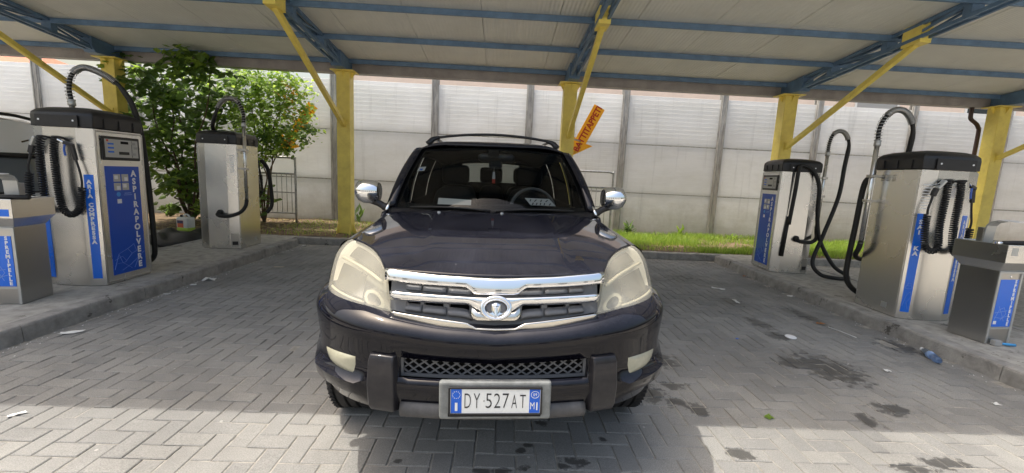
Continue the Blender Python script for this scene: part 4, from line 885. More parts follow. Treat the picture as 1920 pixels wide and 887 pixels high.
# ---- hood
zprof = lambda y: float(ip(y, [.08, .105, .13, .17, .25, .40, .60, .80, 1.05, 1.36, 1.65], [.999, 1.008, 1.016, 1.026, 1.044, 1.073, 1.100, 1.121, 1.145, 1.170, 1.182]))
def zhood(x, y):
    a = abs(x); cr_ = ip(y, [.15, 1.4], [.335, .455]); s_ = 1/(1+math.exp((a-cr_)/.012))
    return zprof(y)+.010*s_*min(1, max(0, (y-.12)/.3))-.030*(a/.78)**4*min(1, max(0, (y-.2)/.4))
LE = catmull([(.485, .158), (.510, .215), (.552, .315), (.619, .435), (.690, .540), (.752, .622)], 6)   # lamp / hood edge
def hood_front(s):
    a = abs(s); sg = 1 if s >= 0 else -1
    if a <= .62: x = .485*a/.62; return sg*x, .108+.2125*x*x
    p = resample(LE, 41)[int(round((a-.62)/.38*40))]; return sg*p[0], p[1]
def hood_back(s): return .775*s, 1.36+.20*s*s
ss = np.concatenate([np.linspace(-1, -.62, 14), np.linspace(-.6, .6, 41), np.linspace(.62, 1, 14)]); tt = np.concatenate([[0, .02, .04, .06, .09], np.linspace(.13, 1, 22)])
G = []
for s in ss:
    f_, b_ = hood_front(s), hood_back(s); col = [(f_[0], f_[1]+.012, zhood(*f_)-.022)]
    for t in tt:
        x, y = f_[0]+(b_[0]-f_[0])*t, f_[1]+(b_[1]-f_[1])*t; col.append((x, y, zhood(x, y)))
    col.append((col[-1][0], col[-1][1]+.004, col[-1][2]-.02)); G.append(col)
hood = MB().grid(G).build('hood', M['paint'], car, True)
for (x, y) in ((-.38, 1.29), (.06, 1.30)): MB().lathe([(0, 0), (.012, 0), (.010, .008), (0, .010)], 10, 'z', (x, y, zhood(x, y))).build('washer_jet', M['frame_grey'], hood)
MB().box(-.40, .40, .22, 1.3, .60, .955).build('engine_bay', M['void_black'], car)
# ---- grille
def gpt(x, z, off=0.0):
    X_, Y_ = plan(x, .035+off); return Vector((X_, Y_+(z-.80)*.33, z))
def strip(zt, zb, xs, name, mm, bulge, off, parent, rows_=7, th=.012, tilt=0):
    G = []
    for x in xs:
        a, b = zt(x), zb(x); G.append([tuple(gpt(x, a+(b-a)*k/(rows_-1), off-bulge*(1-(2*k/(rows_-1)-1)**2)+tilt*k/(rows_-1))) for k in range(rows_)])
    return MB().grid(G).build(name, mm, parent, True, solid=th, off=-1)
grl = empty('grille_group') if 0 else None
gx = np.unique(np.concatenate([np.linspace(-.487, .487, 41), [-.13, -.105, .105, .13]]))
up_b = fx([(0, .941), (.092, .942), (.128, .970), (.2, .972), (.315, .975), (.487, .984)]); up_t = fx([(0, 1.003), (.25, 1.010), (.487, 1.026)])
gp = MB(); gxs = [-.48, -.40, -.385, -.335, -.32, -.305, -.235, -.22, -.205, -.13, -.12, 0, .12, .13, .205, .22, .235, .305, .32, .335, .385, .40, .48]
gxs = sorted(set(np.round(np.concatenate([gxs, np.linspace(-.48, .48, 33)]), 4)))
holes_u = [(.115, .205), (.232, .318), (.342, .395)]; holes_l = [(.115, .205), (.230, .315), (.338, .395)]
for lo, hi in holes_u: gxs += [lo, hi, -lo, -hi]
gxs = sorted(set(gxs))
zl = [fx([(0, .80), (.45, .85)]), fx([(0, .852), (.10, .852), (.13, .868), (.45, .884)]), fx([(0, .872), (.10, .872), (.13, .892), (.45, .905)]), fx([(0, .92), (.45, .935)]), fx([(0, .948), (.13, .951), (.45, .965)]), fx([(0, .966), (.13, .970), (.45, .982)]), fx([(0, 1.0), (.45, 1.02)])]
G = [[tuple(gpt(x, f(x), .030)) for f in zl] for x in gxs]
def gskip(i, j):
    c = abs(.5*(gxs[i]+gxs[i+1])); h = holes_l if j == 1 else (holes_u if j == 4 else [])
    return any(lo < c < hi for lo, hi in h)
grille = MB().grid(G, gskip).build('grille', M['grille_grey'], car, False, solid=.03, off=-1)
for hs, a, b, dz in ((holes_u, 3, 4, .006), (holes_l, 0, 1, .006)):
    for lo, hi in hs:
        for s in (-1, 1):
            bl_ = MB().grid([[tuple(gpt(s*x, zl[b](x)+.002, .03)), tuple(gpt(s*x, zl[b](x)-.014, .012)), tuple(gpt(s*x, zl[a](x)*.4+zl[b](x)*.6-.01, .022))] for x in np.linspace(lo-.012, hi+.004, 6)])
            bl_.build('blade', M['grille_grey'], grille, True, solid=.006)
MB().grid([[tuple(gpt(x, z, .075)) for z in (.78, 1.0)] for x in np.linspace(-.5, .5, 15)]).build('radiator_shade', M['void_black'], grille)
strip(up_t, up_b, gx, 'upper_chrome', M['chrome'], .004, -.004, grille)
strip(fx([(0, .925), (.1, .925), (.46, .936)]), fx([(0, .872), (.075, .874), (.11, .903), (.46, .908)]), np.linspace(-.462, .462, 41), 'middle_chrome', M['chrome'], .005, -.004, grille, tilt=.012)
for s in (-1, 1):
    gr_ = MB(); pp = [gpt(s*x, .917+.012*(x-.1)/.36, -.012) for x in np.linspace(.12, .43, 9)]
    for a, b in zip(pp[:-1], pp[1:]): gr_.bar(a, b, .009, .007, up=(0, -1, 0))
    gr_.build('chrome_groove', M['grille_grey'], grille)
strip(fx([(0, .808), (.085, .809), (.12, .828), (.45, .860)]), fx([(0, .786), (.24, .798), (.45, .832)]), np.linspace(-.452, .452, 45), 'lower_chrome', M['chrome_beige'], .002, -.008, grille, tilt=.016)
strip(fx([(0, .862), (.078, .862), (.11, .885)]), fx([(0, .835), (.085, .836), (.11, .85)]), np.linspace(-.105, .105, 9), 'emblem_base', M['chrome_beige'], .004, .004, grille)
ec = gpt(0, .893, -.030)
def ering(a, b, r_, y, name, mm):
    P = [(ec.x+a*math.cos(t), ec.y+y+.33*b*math.sin(t), ec.z+b*math.sin(t)) for t in np.linspace(0, 2*math.pi, 37)]; return MB().tube(P, r_, 10, False).build(name, mm, emb, True)
emb = MB().grid([[(ec.x+f*.056*math.cos(t), ec.y+.006+.33*f*.038*math.sin(t), ec.z+f*.038*math.sin(t)) for f in (.01, .5, 1)] for t in np.linspace(0, 2*math.pi, 37)]).build('emblem', M['grille_grey'], grille, True, solid=.02, off=1)
ering(.060, .042, .0085, 0, 'emblem_ring', M['chrome']); ering(.050, .033, .004, -.002, 'emblem_inner_ring', M['chrome'])
fc = MB(); 
def f3(pts): 
    b = len(fc.v); fc.v += [(ec.x+x, ec.y-d+.33*z, ec.z+z) for x, z, d in pts]; fc.f.append(tuple(range(b, b+len(pts))))
for s in (-1, 1):
    f3([(0, .024, .012), (s*.018, .016, .008), (s*.012, .011, .012), (0, .014, .016)]); f3([(s*.018, .016, .008), (s*.018, -.006, .008), (s*.007, -.012, .016), (s*.005, .006, .020)][::1]); f3([(0, .010, .018), (s*.010, .012, .014), (s*.005, -.018, .016), (0, -.022, .020)]); f3([(s*.018, -.006, .008), (s*.006, -.026, .010), (0, -.026, .012), (s*.006, -.012, .014)])
    f3([(s*.010, -.014, .006), (s*.028, -.018, .006), (s*.040, -.010, .004), (s*.030, -.030, .004), (s*.006, -.030, .007)])
fc.build('emblem_mark', M['chrome'], emb, solid=.003)

# ---- headlights
for s in (-1, 1):
    mir = lambda P: [(s*p[0], p[1], p[2]) for p in P]
    bot = []
    for x in np.linspace(.455, .838, 22): X_, Y_ = plan(x, .058-.03*(x-.455)/.38); bot.append((X_, Y_, z_top(x)+.006))
    top = [(p[0], p[1], zhood(p[0], p[1])-.005) for p in resample(LE, 22)]+[(.778, .638, 1.078), (.800, .645, 1.068)]
    inn = [bot[0], (.466, .118, .90), (.476, .135, .96), top[0]]; inn = catmull(inn, 5)
    out = catmull([bot[-1], (.842, .505, .93), (.838, .565, 1.0), (.822, .615, 1.045), top[-1]], 5)
    Gp = coons(bot, top, inn, out, 22, 22)
    def bul(G, d, shrink=0):
        c = np.mean([p for r_ in G for p in r_], axis=0); H_ = []
        for i, r_ in enumerate(G):
            H_.append([])
            for j, p in enumerate(r_):
                u, v = i/21, j/21; k = (16*u*(1-u)*v*(1-v))**.6; nrm = np.array((.35+.4*u, -.75, .45)); nrm /= np.linalg.norm(nrm)
                q = np.array(p)+nrm*(d*k); q = c+(q-c)*(1-shrink) if shrink else q
                H_[-1].append((s*q[0], q[1], q[2]))
        return H_
    Lo = MB().grid(bul(Gp, .018)).build('headlight', M['lamp_lens'], car, True)
    inner = bul(Gp, -.035, .03); Hs = MB().grid([[(p[0]-s*.008, p[1]+.02, p[2]-.006) for p in r_] for r_ in inner]).build('lamp_housing', M['lamp_inside'], Lo, True)
    def lp(u, v, d):
        i, j = min(int(u*21), 20), min(int(v*21), 20); fu, fv = u*21-i, v*21-j; A = np.array(Gp)
        q = (1-fu)*(1-fv)*A[i, j]+fu*(1-fv)*A[i+1, j]+(1-fu)*fv*A[i, j+1]+fu*fv*A[i+1, j+1]; k = (16*u*(1-u)*v*(1-v))**.6; nrm = np.array((.35+.4*u, -.75, .45)); nrm /= np.linalg.norm(nrm)
        q = q+nrm*(.018*k-d); return Vector((s*q[0], q[1], q[2]))
    # round inner lamp with a cream ring, big reflector pocket, divider bars
    def disc(u0, v0, ru, rv, d, name, mm, ring=0):
        if ring: return MB().tube([lp(u0+ru*math.cos(t), v0+rv*math.sin(t), d) for t in np.linspace(0, 2*math.pi, 33)], ring, 10, False).build(name, mm, Lo, True)
        return MB().grid([[tuple(lp(u0+ru*f*math.cos(t), v0+rv*f*math.sin(t), d+.008*(1-f*f))) for f in (.02, .5, 1)] for t in np.linspace(0, 2*math.pi, 33)]).build(name, mm, Lo, True)
    MB().grid([[tuple(lp(.185+.105*f*math.cos(t), .235+.17*f*math.sin(t), .013)) for f in (.74, .9, 1.1)] for t in np.linspace(0, 2*math.pi, 33)]).build('side_lamp_ring', M['lamp_cream'], Lo, True); disc(.185, .235, .085, .135, .016, 'side_lamp', M['lamp_eye'])
    MB().grid([[tuple(lp(u, v, .022)) for v in np.linspace(.17, .60, 8)] for u in np.linspace(.34, .84, 10)]).build('main_reflector', M['lamp_reflector'], Lo, True)
    MB().grid([[tuple(lp(u, v, .022)) for v in np.linspace(.72, .92, 5)] for u in np.linspace(.16, .80, 10)]).build('turn_reflector', M['lamp_reflector'], Lo, True)
    MB().tube([lp(u, .665, .012) for u in np.linspace(.08, .88, 12)], .008, 8).build('divider', M['lamp_cream'], Lo, True); MB().tube([lp(u, .10, .012) for u in np.linspace(.30, .9, 12)], .006, 8).build('divider', M['lamp_cream'], Lo, True)

# ---- body sides
Wd = lambda y: float(ip(y, [.45, .6, .9, 2, 3.6, 4.2, 4.45, 4.62], [.856, .872, .884, .895, .895, .87, .83, .74]))
shp = lambda z: float(ip(z, [.33, .5, .7, .85, .95, 1.03, 1.08, 1.18], [-.05, -.018, 0, -.003, -.012, -.026, -.042, -.072]))
xs_ = lambda y, z: Wd(y)+shp(z)
AR = .43
def zbot(y):
    for c in (.90, 3.60):
        if abs(y-c) < AR: return .37+math.sqrt(AR*AR-(y-c)**2)
    return .375
belt = lambda y: float(ip(y, [1.5, 4.5], [1.145, 1.185]))
def smooth_cols(a, b, n):
    ys = list(np.linspace(a, b, n))
    for c in (.90, 3.60):
        for q in np.linspace(-1, 1, 17):
            y = c+AR*math.sin(q*math.pi/2)*.9999
            if a < y < b: ys.append(y)
    return sorted(ys)
for s in (-1, 1):
    # front fender
    G = []
    for yc in smooth_cols(.50, 1.515, 14):
        u = (yc-.5)/1.015; zb = zbot(yc); col = []
        for z in np.linspace(zb, 1.045, 15):
            y = yc+(float(ip(z, [.88, .96, 1.05], [.0, .07, .17])))*(1-u)**3; col.append((s*xs_(y, z), y, z))
        y = col[-1][1]; gy = max(y, .64+.0*u); gyy = .645+(1.515-.645)*u if u < 1 else 1.515; gxx = .757+.022*u
        pA = np.array(col[-1]); pB = np.array((s*gxx, gyy, zhood(gxx-.004, gyy)-.003))
        for t in (.25, .5, .75, 1):
            q = pA+(pB-pA)*t; q[2] += .014*math.sin(t*math.pi); col.append(tuple(q))
        G.append(col)
    fd = MB().grid(G).build('fender', M['paint'], car, True)
    MB().box(s*.90-.006, s*.90+.006, 1.30, 1.34, .86, .875).build('side_repeater', M['lamp_cream'], fd)
    # doors and rear quarter
    for nm, a, b in (('front_door', 1.522, 2.60), ('rear_door', 2.608, 3.52), ('rear_quarter', 3.528, 4.60)):
        G = [[(s*xs_(y, z), y, z) for z in np.linspace(zbot(y), belt(y), 16)] for y in smooth_cols(a, b, 10)]
        dr = MB().grid(G).build(nm, M['paint'], car, True, solid=.03, off=-s)
        if 'door' in nm:
            yh = b-.16; MB().tube(catmull([(s*(xs_(yh-.1, .98)), yh-.1, .98), (s*(xs_(yh, .98)+.03), yh-.05, .98), (s*(xs_(yh, .98)+.03), yh+.03, .98), (s*xs_(yh, .98), yh+.08, .98)], 4), .012, 8).build('handle', M['chrome'], dr, True)
    # flared arches
    for c in (.90, 3.60):
        P = [(s*(Wd(c+AR*math.cos(t)*1.04)-.004), c-(AR+.022)*math.cos(t), .37+(AR+.022)*math.sin(t)) for t in np.linspace(R(10), R(188), 33)]
        fl = MB(); Q = []
        for i, p in enumerate(P):
            t = R(10)+(R(178))*i/32; er = np.array((0, -math.cos(t), math.sin(t))); ex = np.array((s, 0, 0)); p = np.array(p)
            Q.append([tuple(p+er*(.034*math.cos(a))+ex*(.024*math.sin(a)+.002)) for a in np.linspace(R(-20), R(200), 9)])
        fl.grid(Q).build('wheel_arch', M['paint'], car, True)
        MB().lathe([(.10, .56), (.44, .56), (.44, .86), (.10, .86)], 24, 'x', (0, 0, 0)) if 0 else None
        ln = MB().grid([[(s*x, c-AR*1.0*math.cos(t), .37+AR*1.0*math.sin(t)) for x in (.55, .87)] for t in np.linspace(0, math.pi, 17)]); ln.build('arch_liner', M['void_black'], car, True)
    MB().box(min(s*.80, s*.89), max(s*.80, s*.89), 1.36, 3.14, .34, .372).build('sill', M['black_plastic'], car, bevel=.01)
MB().box(-.56, .56, .42, 4.5, .30, .60).build('underbody', M['void_black'], car); MB().box(-.80, .80, 1.40, 3.10, .36, .62).build('floor_pan', M['void_black'], car)

# ---- glasshouse
wb = [(x, 1.395+.225*(x/.755)**2, 1.178-.004*(x/.755)**2) for x in np.linspace(-.755, .755, 25)]
wt = [(x, 1.965+.085*(x/.60)**2, 1.668-.026*(x/.60)**2) for x in np.linspace(-.60, .60, 25)]
def edge(a, b, n=14, bow=.02):
    a, b = np.array(a), np.array(b); return [tuple(a+(b-a)*t+np.array((np.sign(a[0])*bow*.55, -bow*.5, bow*.9))*math.sin(t*math.pi)) for t in np.linspace(0, 1, n)]
eL, eR = edge(wb[0], wt[0]), edge(wb[-1], wt[-1])
W_ = coons(wb, wt, eL, eR, 25, 14); W_ = [[tuple(np.array(p)+np.array((0, -.012, .02))*math.sin(j/13*math.pi)*math.sin(i/24*math.pi)) for j, p in enumerate(r_)] for i, r_ in enumerate(W_)]
ws = MB().grid(W_).build('windscreen', M['windscreen_glass'], car, True)
# black ceramic border of the screen
bd = MB(); 
def wpt(u, v, d=.004):
    i, j = min(int(u*24), 23), min(int(v*13), 12); fu, fv = u*24-i, v*13-j; A = np.array(W_); q = (1-fu)*(1-fv)*A[i, j]+fu*(1-fv)*A[i+1, j]+(1-fu)*fv*A[i, j+1]+fu*fv*A[i+1, j+1]
    return (q[0], q[1]+d, q[2]-d*.9)
for us, vs in ((np.linspace(0, 1, 25), (0, .075)), (np.linspace(0, 1, 25), (.955, 1)), ((0, .022), np.linspace(.075, .955, 12)), ((.978, 1), np.linspace(.075, .955, 12))): bd.grid([[wpt(u, v) for v in vs] for u in us])
bd.grid([[wpt(u, v) for v in (.80, .955)] for u in (.465, .50, .535)])
bd.build('screen_border', M['void_black'], ws)
# scuttle
MB().grid([[(x, y, z) for y, z in ((1.345+.2*(x/.775)**2, 1.150), (1.372+.205*(x/.775)**2, 1.168), (1.40+.225*(x/.76)**2, 1.176))] for x in np.linspace(-.775, .775, 21)]).build('scuttle', M['black_plastic'], car, True)
for (x0, x1) in ((-.62, -.02), (.02, .62)):
    P = [(x, 1.380+.215*(x/.755)**2+.02*math.sin((x-x0)/(x1-x0)*3.1), 1.187+.012*math.sin((x-x0)/(x1-x0)*3.1)) for x in np.linspace(x0, x1, 9)]; MB().tube(P, .008, 6).build('wiper', M['black_rubber'], car, True)
rl_pts = [(.672, 2.05, 1.612), (.672, 2.6, 1.632), (.668, 3.4, 1.628), (.655, 4.0, 1.60), (.62, 4.30, 1.57)]
RLc = catmull(rl_pts, 8)
for s in (-1, 1):
    e_ = eR if s > 0 else eL
    outl = edge((s*.808, 1.60, 1.150), (s*.672, 2.05, 1.612), 14, .022)
    G = [[tuple(np.array(a)*(1-t)+np.array(b)*t+np.array((s*.012, -.006, .010))*math.sin(t*math.pi)) for t in (0, .25, .5, .75, 1)]+[(b[0]-s*.02, b[1]+.05, b[2]-.004)] for a, b in zip(e_, outl)]
    MB().grid(G).build('a_pillar', M['paint'], car, True, solid=.02, off=s*-1)
    # side glass and pillars
    def side(bot_y, top_y, name, mm, inset):
        G = []
        for t in np.linspace(0, 1, 7):
            yb, yt = bot_y[0]+(bot_y[1]-bot_y[0])*t, top_y[0]+(top_y[1]-top_y[0])*t
            A = np.array((s*(xs_(yb, belt(yb))-.012-inset), yb, belt(yb)-.005)); i = int(ip(yt, [p[1] for p in RLc], range(len(RLc)))); B = np.array((s*(ip(yt, [p[1] for p in RLc], [p[0] for p in RLc])-inset), yt, ip(yt, [p[1] for p in RLc], [p[2] for p in RLc])))
            G.append([tuple(A+(B-A)*q+np.array((s*.02, 0, .01))*math.sin(q*math.pi)) for q in np.linspace(0, 1, 7)])
        return MB().grid(G).build(name, mm, car, True)
    side((1.62, 1.86), (2.05, 2.10), 'quarter_glass', M['side_glass'], .006); side((1.86, 1.885), (2.10, 2.13), 'window_post', M['black_plastic'], .002)
    side((1.885, 2.53), (2.13, 2.55), 'side_window', M['side_glass'], .006); side((2.53, 2.66), (2.55, 2.68), 'b_pillar', M['black_plastic'], .0); side((2.66, 3.50), (2.68, 3.46), 'side_window', M['side_glass'], .006)
    side((3.50, 3.66), (3.46, 3.60), 'c_pillar', M['paint'], 0); side((3.66, 4.25), (3.60, 4.02), 'side_window', M['side_glass'], .006); side((4.25, 4.52), (4.02, 4.28), 'd_pillar', M['paint'], 0)
    # door mirror
    mi = MB(); secs = []
    for t, wz, zc_, dy in ((0, .070, 0, 0), (.12, .083, 0, -.012), (.35, .090, 0, -.026), (.65, .090, .002, -.030), (.88, .078, .004, -.012), (1.0, .055, .004, .012)):
        x = .872+.170*t; secs.append([(s*x, 1.62+dy+.055*(1-math.cos(a))*.5-.05*math.cos(a)*0+.05*math.sin(a*.5)*0+(.0 if math.cos(a) > 0 else .0)+(-.060*max(0, math.cos(a))+.05*max(0, -math.cos(a))), 1.290+zc_+wz*math.sin(a)) for a in np.linspace(0, 2*math.pi, 25)])
    mo = MB(); mo.grid(secs); mo.f += [tuple(range(25)), tuple(range(125, 150))[::-1]]
    mr_ = mo.build('door_mirror', M['chrome'], car, True, bevel=.004, angle=50)
    MB().tube(catmull([(s*.80, 1.62, 1.165), (s*.835, 1.625, 1.178), (s*.88, 1.625, 1.205), (s*.94, 1.625, 1.225)], 5), [.03]*6+[.026]*10, 10).build('mirror_arm', M['black_plastic'], mr_, True)
    tq = MB().add([(s*.800, 1.57, 1.145), (s*.808, 1.80, 1.15), (s*.765, 1.86, 1.30), (s*.770, 1.72, 1.27)], [(0, 1, 2, 3)]); tq.build('mirror_base', M['black_plastic'], mr_, solid=.02)
    MB().tube([(s*.80, 1.545, 1.158), (s*.795, 1.60, 1.20), (s*.782, 1.66, 1.235)], .011, 8).build('chrome_trim', M['chrome'], car, True)
# inner pillar and roof trims close the gaps between the panels
for s in (-1, 1):
    MB().tube(catmull([(s*.765, 1.64, 1.16), (s*.735, 1.78, 1.32), (s*.69, 1.95, 1.50), (s*.645, 2.08, 1.605)], 5), .036, 8).build('pillar_trim', M['interior'], car, True)
    MB().tube([(s*(abs(p[0])-.028), p[1], p[2]-.012) for p in RLc], .034, 8).build('roof_trim', M['interior'], car, True)
    MB().tube(catmull([(s*.80, 1.86, 1.15), (s*.745, 1.98, 1.38), (s*.655, 2.115, 1.60)], 5), .020, 8).build('window_post_trim', M['interior'], car, True)
MB().tube([(x, 4.315-.08*(x/.62)**2, 1.636-.05*(x/.62)**2) for x in np.linspace(-.62, .62, 15)], .036, 8).build('hatch_trim', M['interior'], car, True)
# roof
G = []
for x in np.linspace(-.672, .672, 27):
    a = abs(x)/.672; col = []
    for t in np.linspace(0, 1, 24):
        y0_ = 1.962+.085*min(1, (abs(x)/.60))**2; y = y0_+(4.34-.10*a*a-y0_)*t
        zt_ = ip(y, [1.95, 2.02, 2.15, 2.45, 3.0, 3.6, 4.1, 4.36], [1.668, 1.690, 1.716, 1.735, 1.745, 1.735, 1.70, 1.655]); zr_ = ip(y, [p[1] for p in RLc], [p[2] for p in RLc])
        k = max(0, (a-.55)/.45); zz = zt_-.022*a*a-(zt_-.022-zr_)*(k**2.2 if a > .55 else 0); xx = x*ip(y, [2, 2.6, 3.4, 4, 4.3], [.985, 1, .995, .975, .925]); col.append((xx, y, min(zz, zt_)))
    G.append(col)
MB().grid(G).build('roof', M['paint'], car, True, solid=.02, off=1)
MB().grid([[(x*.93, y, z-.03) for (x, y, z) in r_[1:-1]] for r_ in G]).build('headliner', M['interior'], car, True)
# roof rails and cross bar
for s in (-1, 1):
    MB().tube(catmull([(s*.575, 2.22, 1.712), (s*.565, 2.30, 1.752), (s*.56, 2.6, 1.778), (s*.56, 3.2, 1.783), (s*.55, 3.8, 1.763), (s*.54, 4.05, 1.700)], 6), .014, 8).build('roof_rail', M['black_plastic'], car, True)
    ft = MB(); ft.tube(catmull([(s*.585, 2.24, 1.700), (s*.545, 2.26, 1.745), (s*.49, 2.28, 1.764)], 4), [.030, .028, .026, .024, .022, .020, .018, .016, .015], 8).build('bar_foot', M['black_plastic'], car, True)
MB().tube([(x, 2.28, 1.806-.042*(x/.50)**2) for x in np.linspace(-.51, .51, 21)], .0115, 8).build('cross_bar', M['black_plastic'], car, True)
# rear hatch
hb = [(x, 4.585-.06*(x/.78)**2, 1.17) for x in np.linspace(-.78, .78, 15)]; ht = [(x, 4.345-.08*(x/.62)**2, 1.648-.05*(x/.62)**2) for x in np.linspace(-.62, .62, 15)]
rw = lambda u0, u1, v0, v1, name, mm, d=0: MB().grid([[tuple(np.array(hb[0])*0+(1-v)*np.array([ip(u, np.linspace(0, 1, 15), [p[k] for p in hb]) for k in range(3)])+v*np.array([ip(u, np.linspace(0, 1, 15), [p[k] for p in ht]) for k in range(3)])) for v in np.linspace(v0, v1, 6)] for u in np.linspace(u0, u1, 12)]).build(name, mm, car, True)
rw(.19, .81, .34, .92, 'rear_window', M['tinted_glass'])
for a in ((0, .19, 0, 1), (.81, 1, 0, 1), (.19, .81, 0, .34), (.19, .81, .92, 1)): rw(*a, 'hatch_frame', M['paint'])
MB().grid([[(x, 4.60-.10*(x/.80)**4+o_, z) for z, o_ in ((1.17, 0), (1.0, .02), (.8, .03), (.72, .06), (.55, .07), (.42, .0))] for x in np.linspace(-.80, .80, 15)]).build('tailgate', M['paint'], car, True)
# ---- interior
ds = MB(); Gd = []
for x in np.linspace(-.70, .70, 25):
    hmp = .045*math.exp(-((x-.34)/.22)**2)+.028*math.exp(-(x/.16)**2); Gd.append([(x, 1.44+.21*(x/.755)**2, 1.165), (x, 1.58+.15*(x/.755)**2, 1.172+hmp*.4), (x, 1.74, 1.180+hmp), (x, 1.86, 1.155+hmp), (x, 1.92, 1.06), (x, 1.94, .75)])
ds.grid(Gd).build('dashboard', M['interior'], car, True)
def seat(x, y, wd, name='front_seat'):
    sb = MB(); 
    def blk(pr, y0, th, z0):
        pass
    prof = [(0, .24, 0), (.10, .25, .015), (.30, .26, .03), (.45, .24, .05), (.55, .20, .06), (.60, .15, .062)]
    ring = []
    for z, w_, dy in prof:
        k = w_/.25*wd; ring.append([(x-k, y+dy+.05, .72+z), (x-k*.85, y+dy-.02, .72+z), (x, y+dy-.01, .72+z), (x+k*.85, y+dy-.02, .72+z), (x+k, y+dy+.05, .72+z), (x+k*.8, y+dy+.12, .72+z), (x-k*.8, y+dy+.12, .72+z)])
    sb.v = [p for r_ in ring for p in r_]; n_ = 7; sb.f = [(i*n_+j, i*n_+(j+1) % n_, (i+1)*n_+(j+1) % n_, (i+1)*n_+j) for i in range(len(prof)-1) for j in range(n_)]+[tuple(range(n_)), tuple(range((len(prof)-1)*n_, len(prof)*n_))[::-1]]
    o = sb.build(name, M['interior_grey'], car, True); md = o.modifiers.new('sub', 'SUBSURF'); md.levels = md.render_levels = 2
    hr = MB().box(x-.135, x+.135, y+.06, y+.15, 1.345, 1.53).build('headrest', M['interior_grey'], o, True, bevel=.05, seg=4)
    MB().box(x-.25, x+.25, y-.45, y+.06, .60, .78).build('cushion', M['interior_grey'], o, bevel=.05, seg=3)
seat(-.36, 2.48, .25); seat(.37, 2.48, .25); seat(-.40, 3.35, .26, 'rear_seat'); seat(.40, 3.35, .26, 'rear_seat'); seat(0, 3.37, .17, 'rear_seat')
tq = []
for a in np.linspace(0, 2*math.pi, 33): tq.append((.34+.185*math.cos(a), 1.86-.075*math.sin(a)*-1, 1.165+.172*math.sin(a)))
sw = MB().tube(tq, .014, 8, False).build('steering_wheel', M['wheel_grey'], car, True); MB().box(.25, .43, 1.86, 1.93, 1.10, 1.20).build('wheel_hub', M['interior'], sw, bevel=.02)
rm = MB().tube([(-.125, 1.93, 1.585), (-.10, 1.925, 1.585), (.15, 1.925, 1.583), (.175, 1.93, 1.583)], [.022, .038, .038, .022], 10).build('rear_view_mirror', M['mirror_grey'], car, True)
MB().box(-.035, .075, 1.895, 1.96, 1.495, 1.60).build('mirror_housing', M['mirror_grey'], rm, bevel=.02)
vg_ = MB().box(-.02, .02, 0, .002, -.02, .02)
def wsticker(u0, u1, v0, v1, name, mm, d=.006): return MB().grid([[wpt(u, v, d) for v in (v0, v1)] for u in (u0, u1)]).build(name, mm, ws)
wsticker(.047, .094, .565, .64, 'sticker', M['paper'], .005); wsticker(.062, .080, .575, .605, 'sticker_print', M['sign_blue'], .004)
# ---- wheels
def wheel(x, y, s):
    e_ = MB().lathe([(.225, -.11), (.30, -.118), (.345, -.112), (.362, -.095), (.366, -.078), (.354, -.074), (.354, -.064), (.368, -.060), (.368, -.022), (.356, -.018), (.356, -.008), (.369, -.004), (.369, .030), (.357, .034), (.357, .044), (.368, .048), (.366, .085), (.362, .096), (.345, .112), (.30, .118), (.225, .11)], 48, 'x')
    o = MB(); o.v, o.f = e_.v, [f for f in e_.f if len(f) == 4]; o = o.build('wheel', M['tyre'], car, True, angle=45)
    tb = MB()
    for k in range(64):
        a = 2*math.pi*k/64
        for (h0, h1, da) in ((-.10, -.078, .03), (.05, .098, -.03)): tb.bar((h0, .366*math.cos(a), .366*math.sin(a)), (h1, .366*math.cos(a+da), .366*math.sin(a+da)), .012, .008, up=(0, math.cos(a), math.sin(a)))
    tag(tb.build('tread', M['tyre'], o), kind='stuff')
    r_ = MB().lathe([(.05, s*.05), (.06, s*.075), (.10, s*.07), (.215, s*.06), (.232, s*.105), (.236, s*.105), (.228, -s*.10), (.05, -s*.09)], 36, 'x'); rm_ = r_.build('rim', M['frame_grey'], o, True, angle=35)
    sp_ = MB()
    for k in range(6):
        a = 2*math.pi*k/6; sp_.bar((s*.085, .05*math.cos(a), .05*math.sin(a)), (s*.095, .215*math.cos(a), .215*math.sin(a)), .05, .02, up=(1, 0, 0))
    sp_.build('spoke', M['frame_grey'], o, bevel=.006); o.location = (x, y, .366+ (0.0))
for (y) in (.90, 3.60):
    for s in (-1, 1): wheel(s*.800, y, s)
bpy.context.view_layer.update()
CM = Matrix.Translation(car.location) @ car.rotation_euler.to_matrix().to_4x4()
# ---- things lying in the car
def in_car(p): return CM @ Vector(p)
cdx = empty('dashboard_card', in_car((.375, 1.62, 1.222))); cdx.rotation_euler = (R(0), 0, R(2)); tag(cdx, 'white printed card lying on the dashboard in front of the steering wheel', 'card')
cm = MB().add([(-.085, -.05, .0), (.11, -.05, .0), (.075, .075, .045), (-.12, .075, .045)], [(0, 1, 2, 3)]).build('sheet', M['paper'], cdx, solid=.003)
kb = MB()
for (x, w_, y) in ((-.07, .012, -.03), (-.04, .012, -.03), (-.01, .01, -.03), (.02, .012, -.03), (.06, .02, -.03), (-.085, .012, .03), (-.05, .025, .03), (.0, .014, .03), (.04, .025, .03)): kb.bar((x, y-.018, .0095+(y-.018+.03)*.36), (x+w_*.8, y+.02, .0095+(y+.02+.03)*.36), .009, .001, up=(0, -.34, 1))
kb.build('print', M['plate_ink'], cdx)
ppz = empty('folded_paper', in_car((-.30, 1.60, 1.192))); ppz.rotation_euler = (0, 0, R(2)); tag(ppz, 'folded white paper lying on the passenger side of the dashboard', 'paper')
MB().add([(-.125, -.03, .0), (.13, -.03, .0), (.13, .05, .055), (-.125, .05, .06)], [(0, 1, 2, 3)]).build('sheet', M['paper'], ppz, solid=.002)
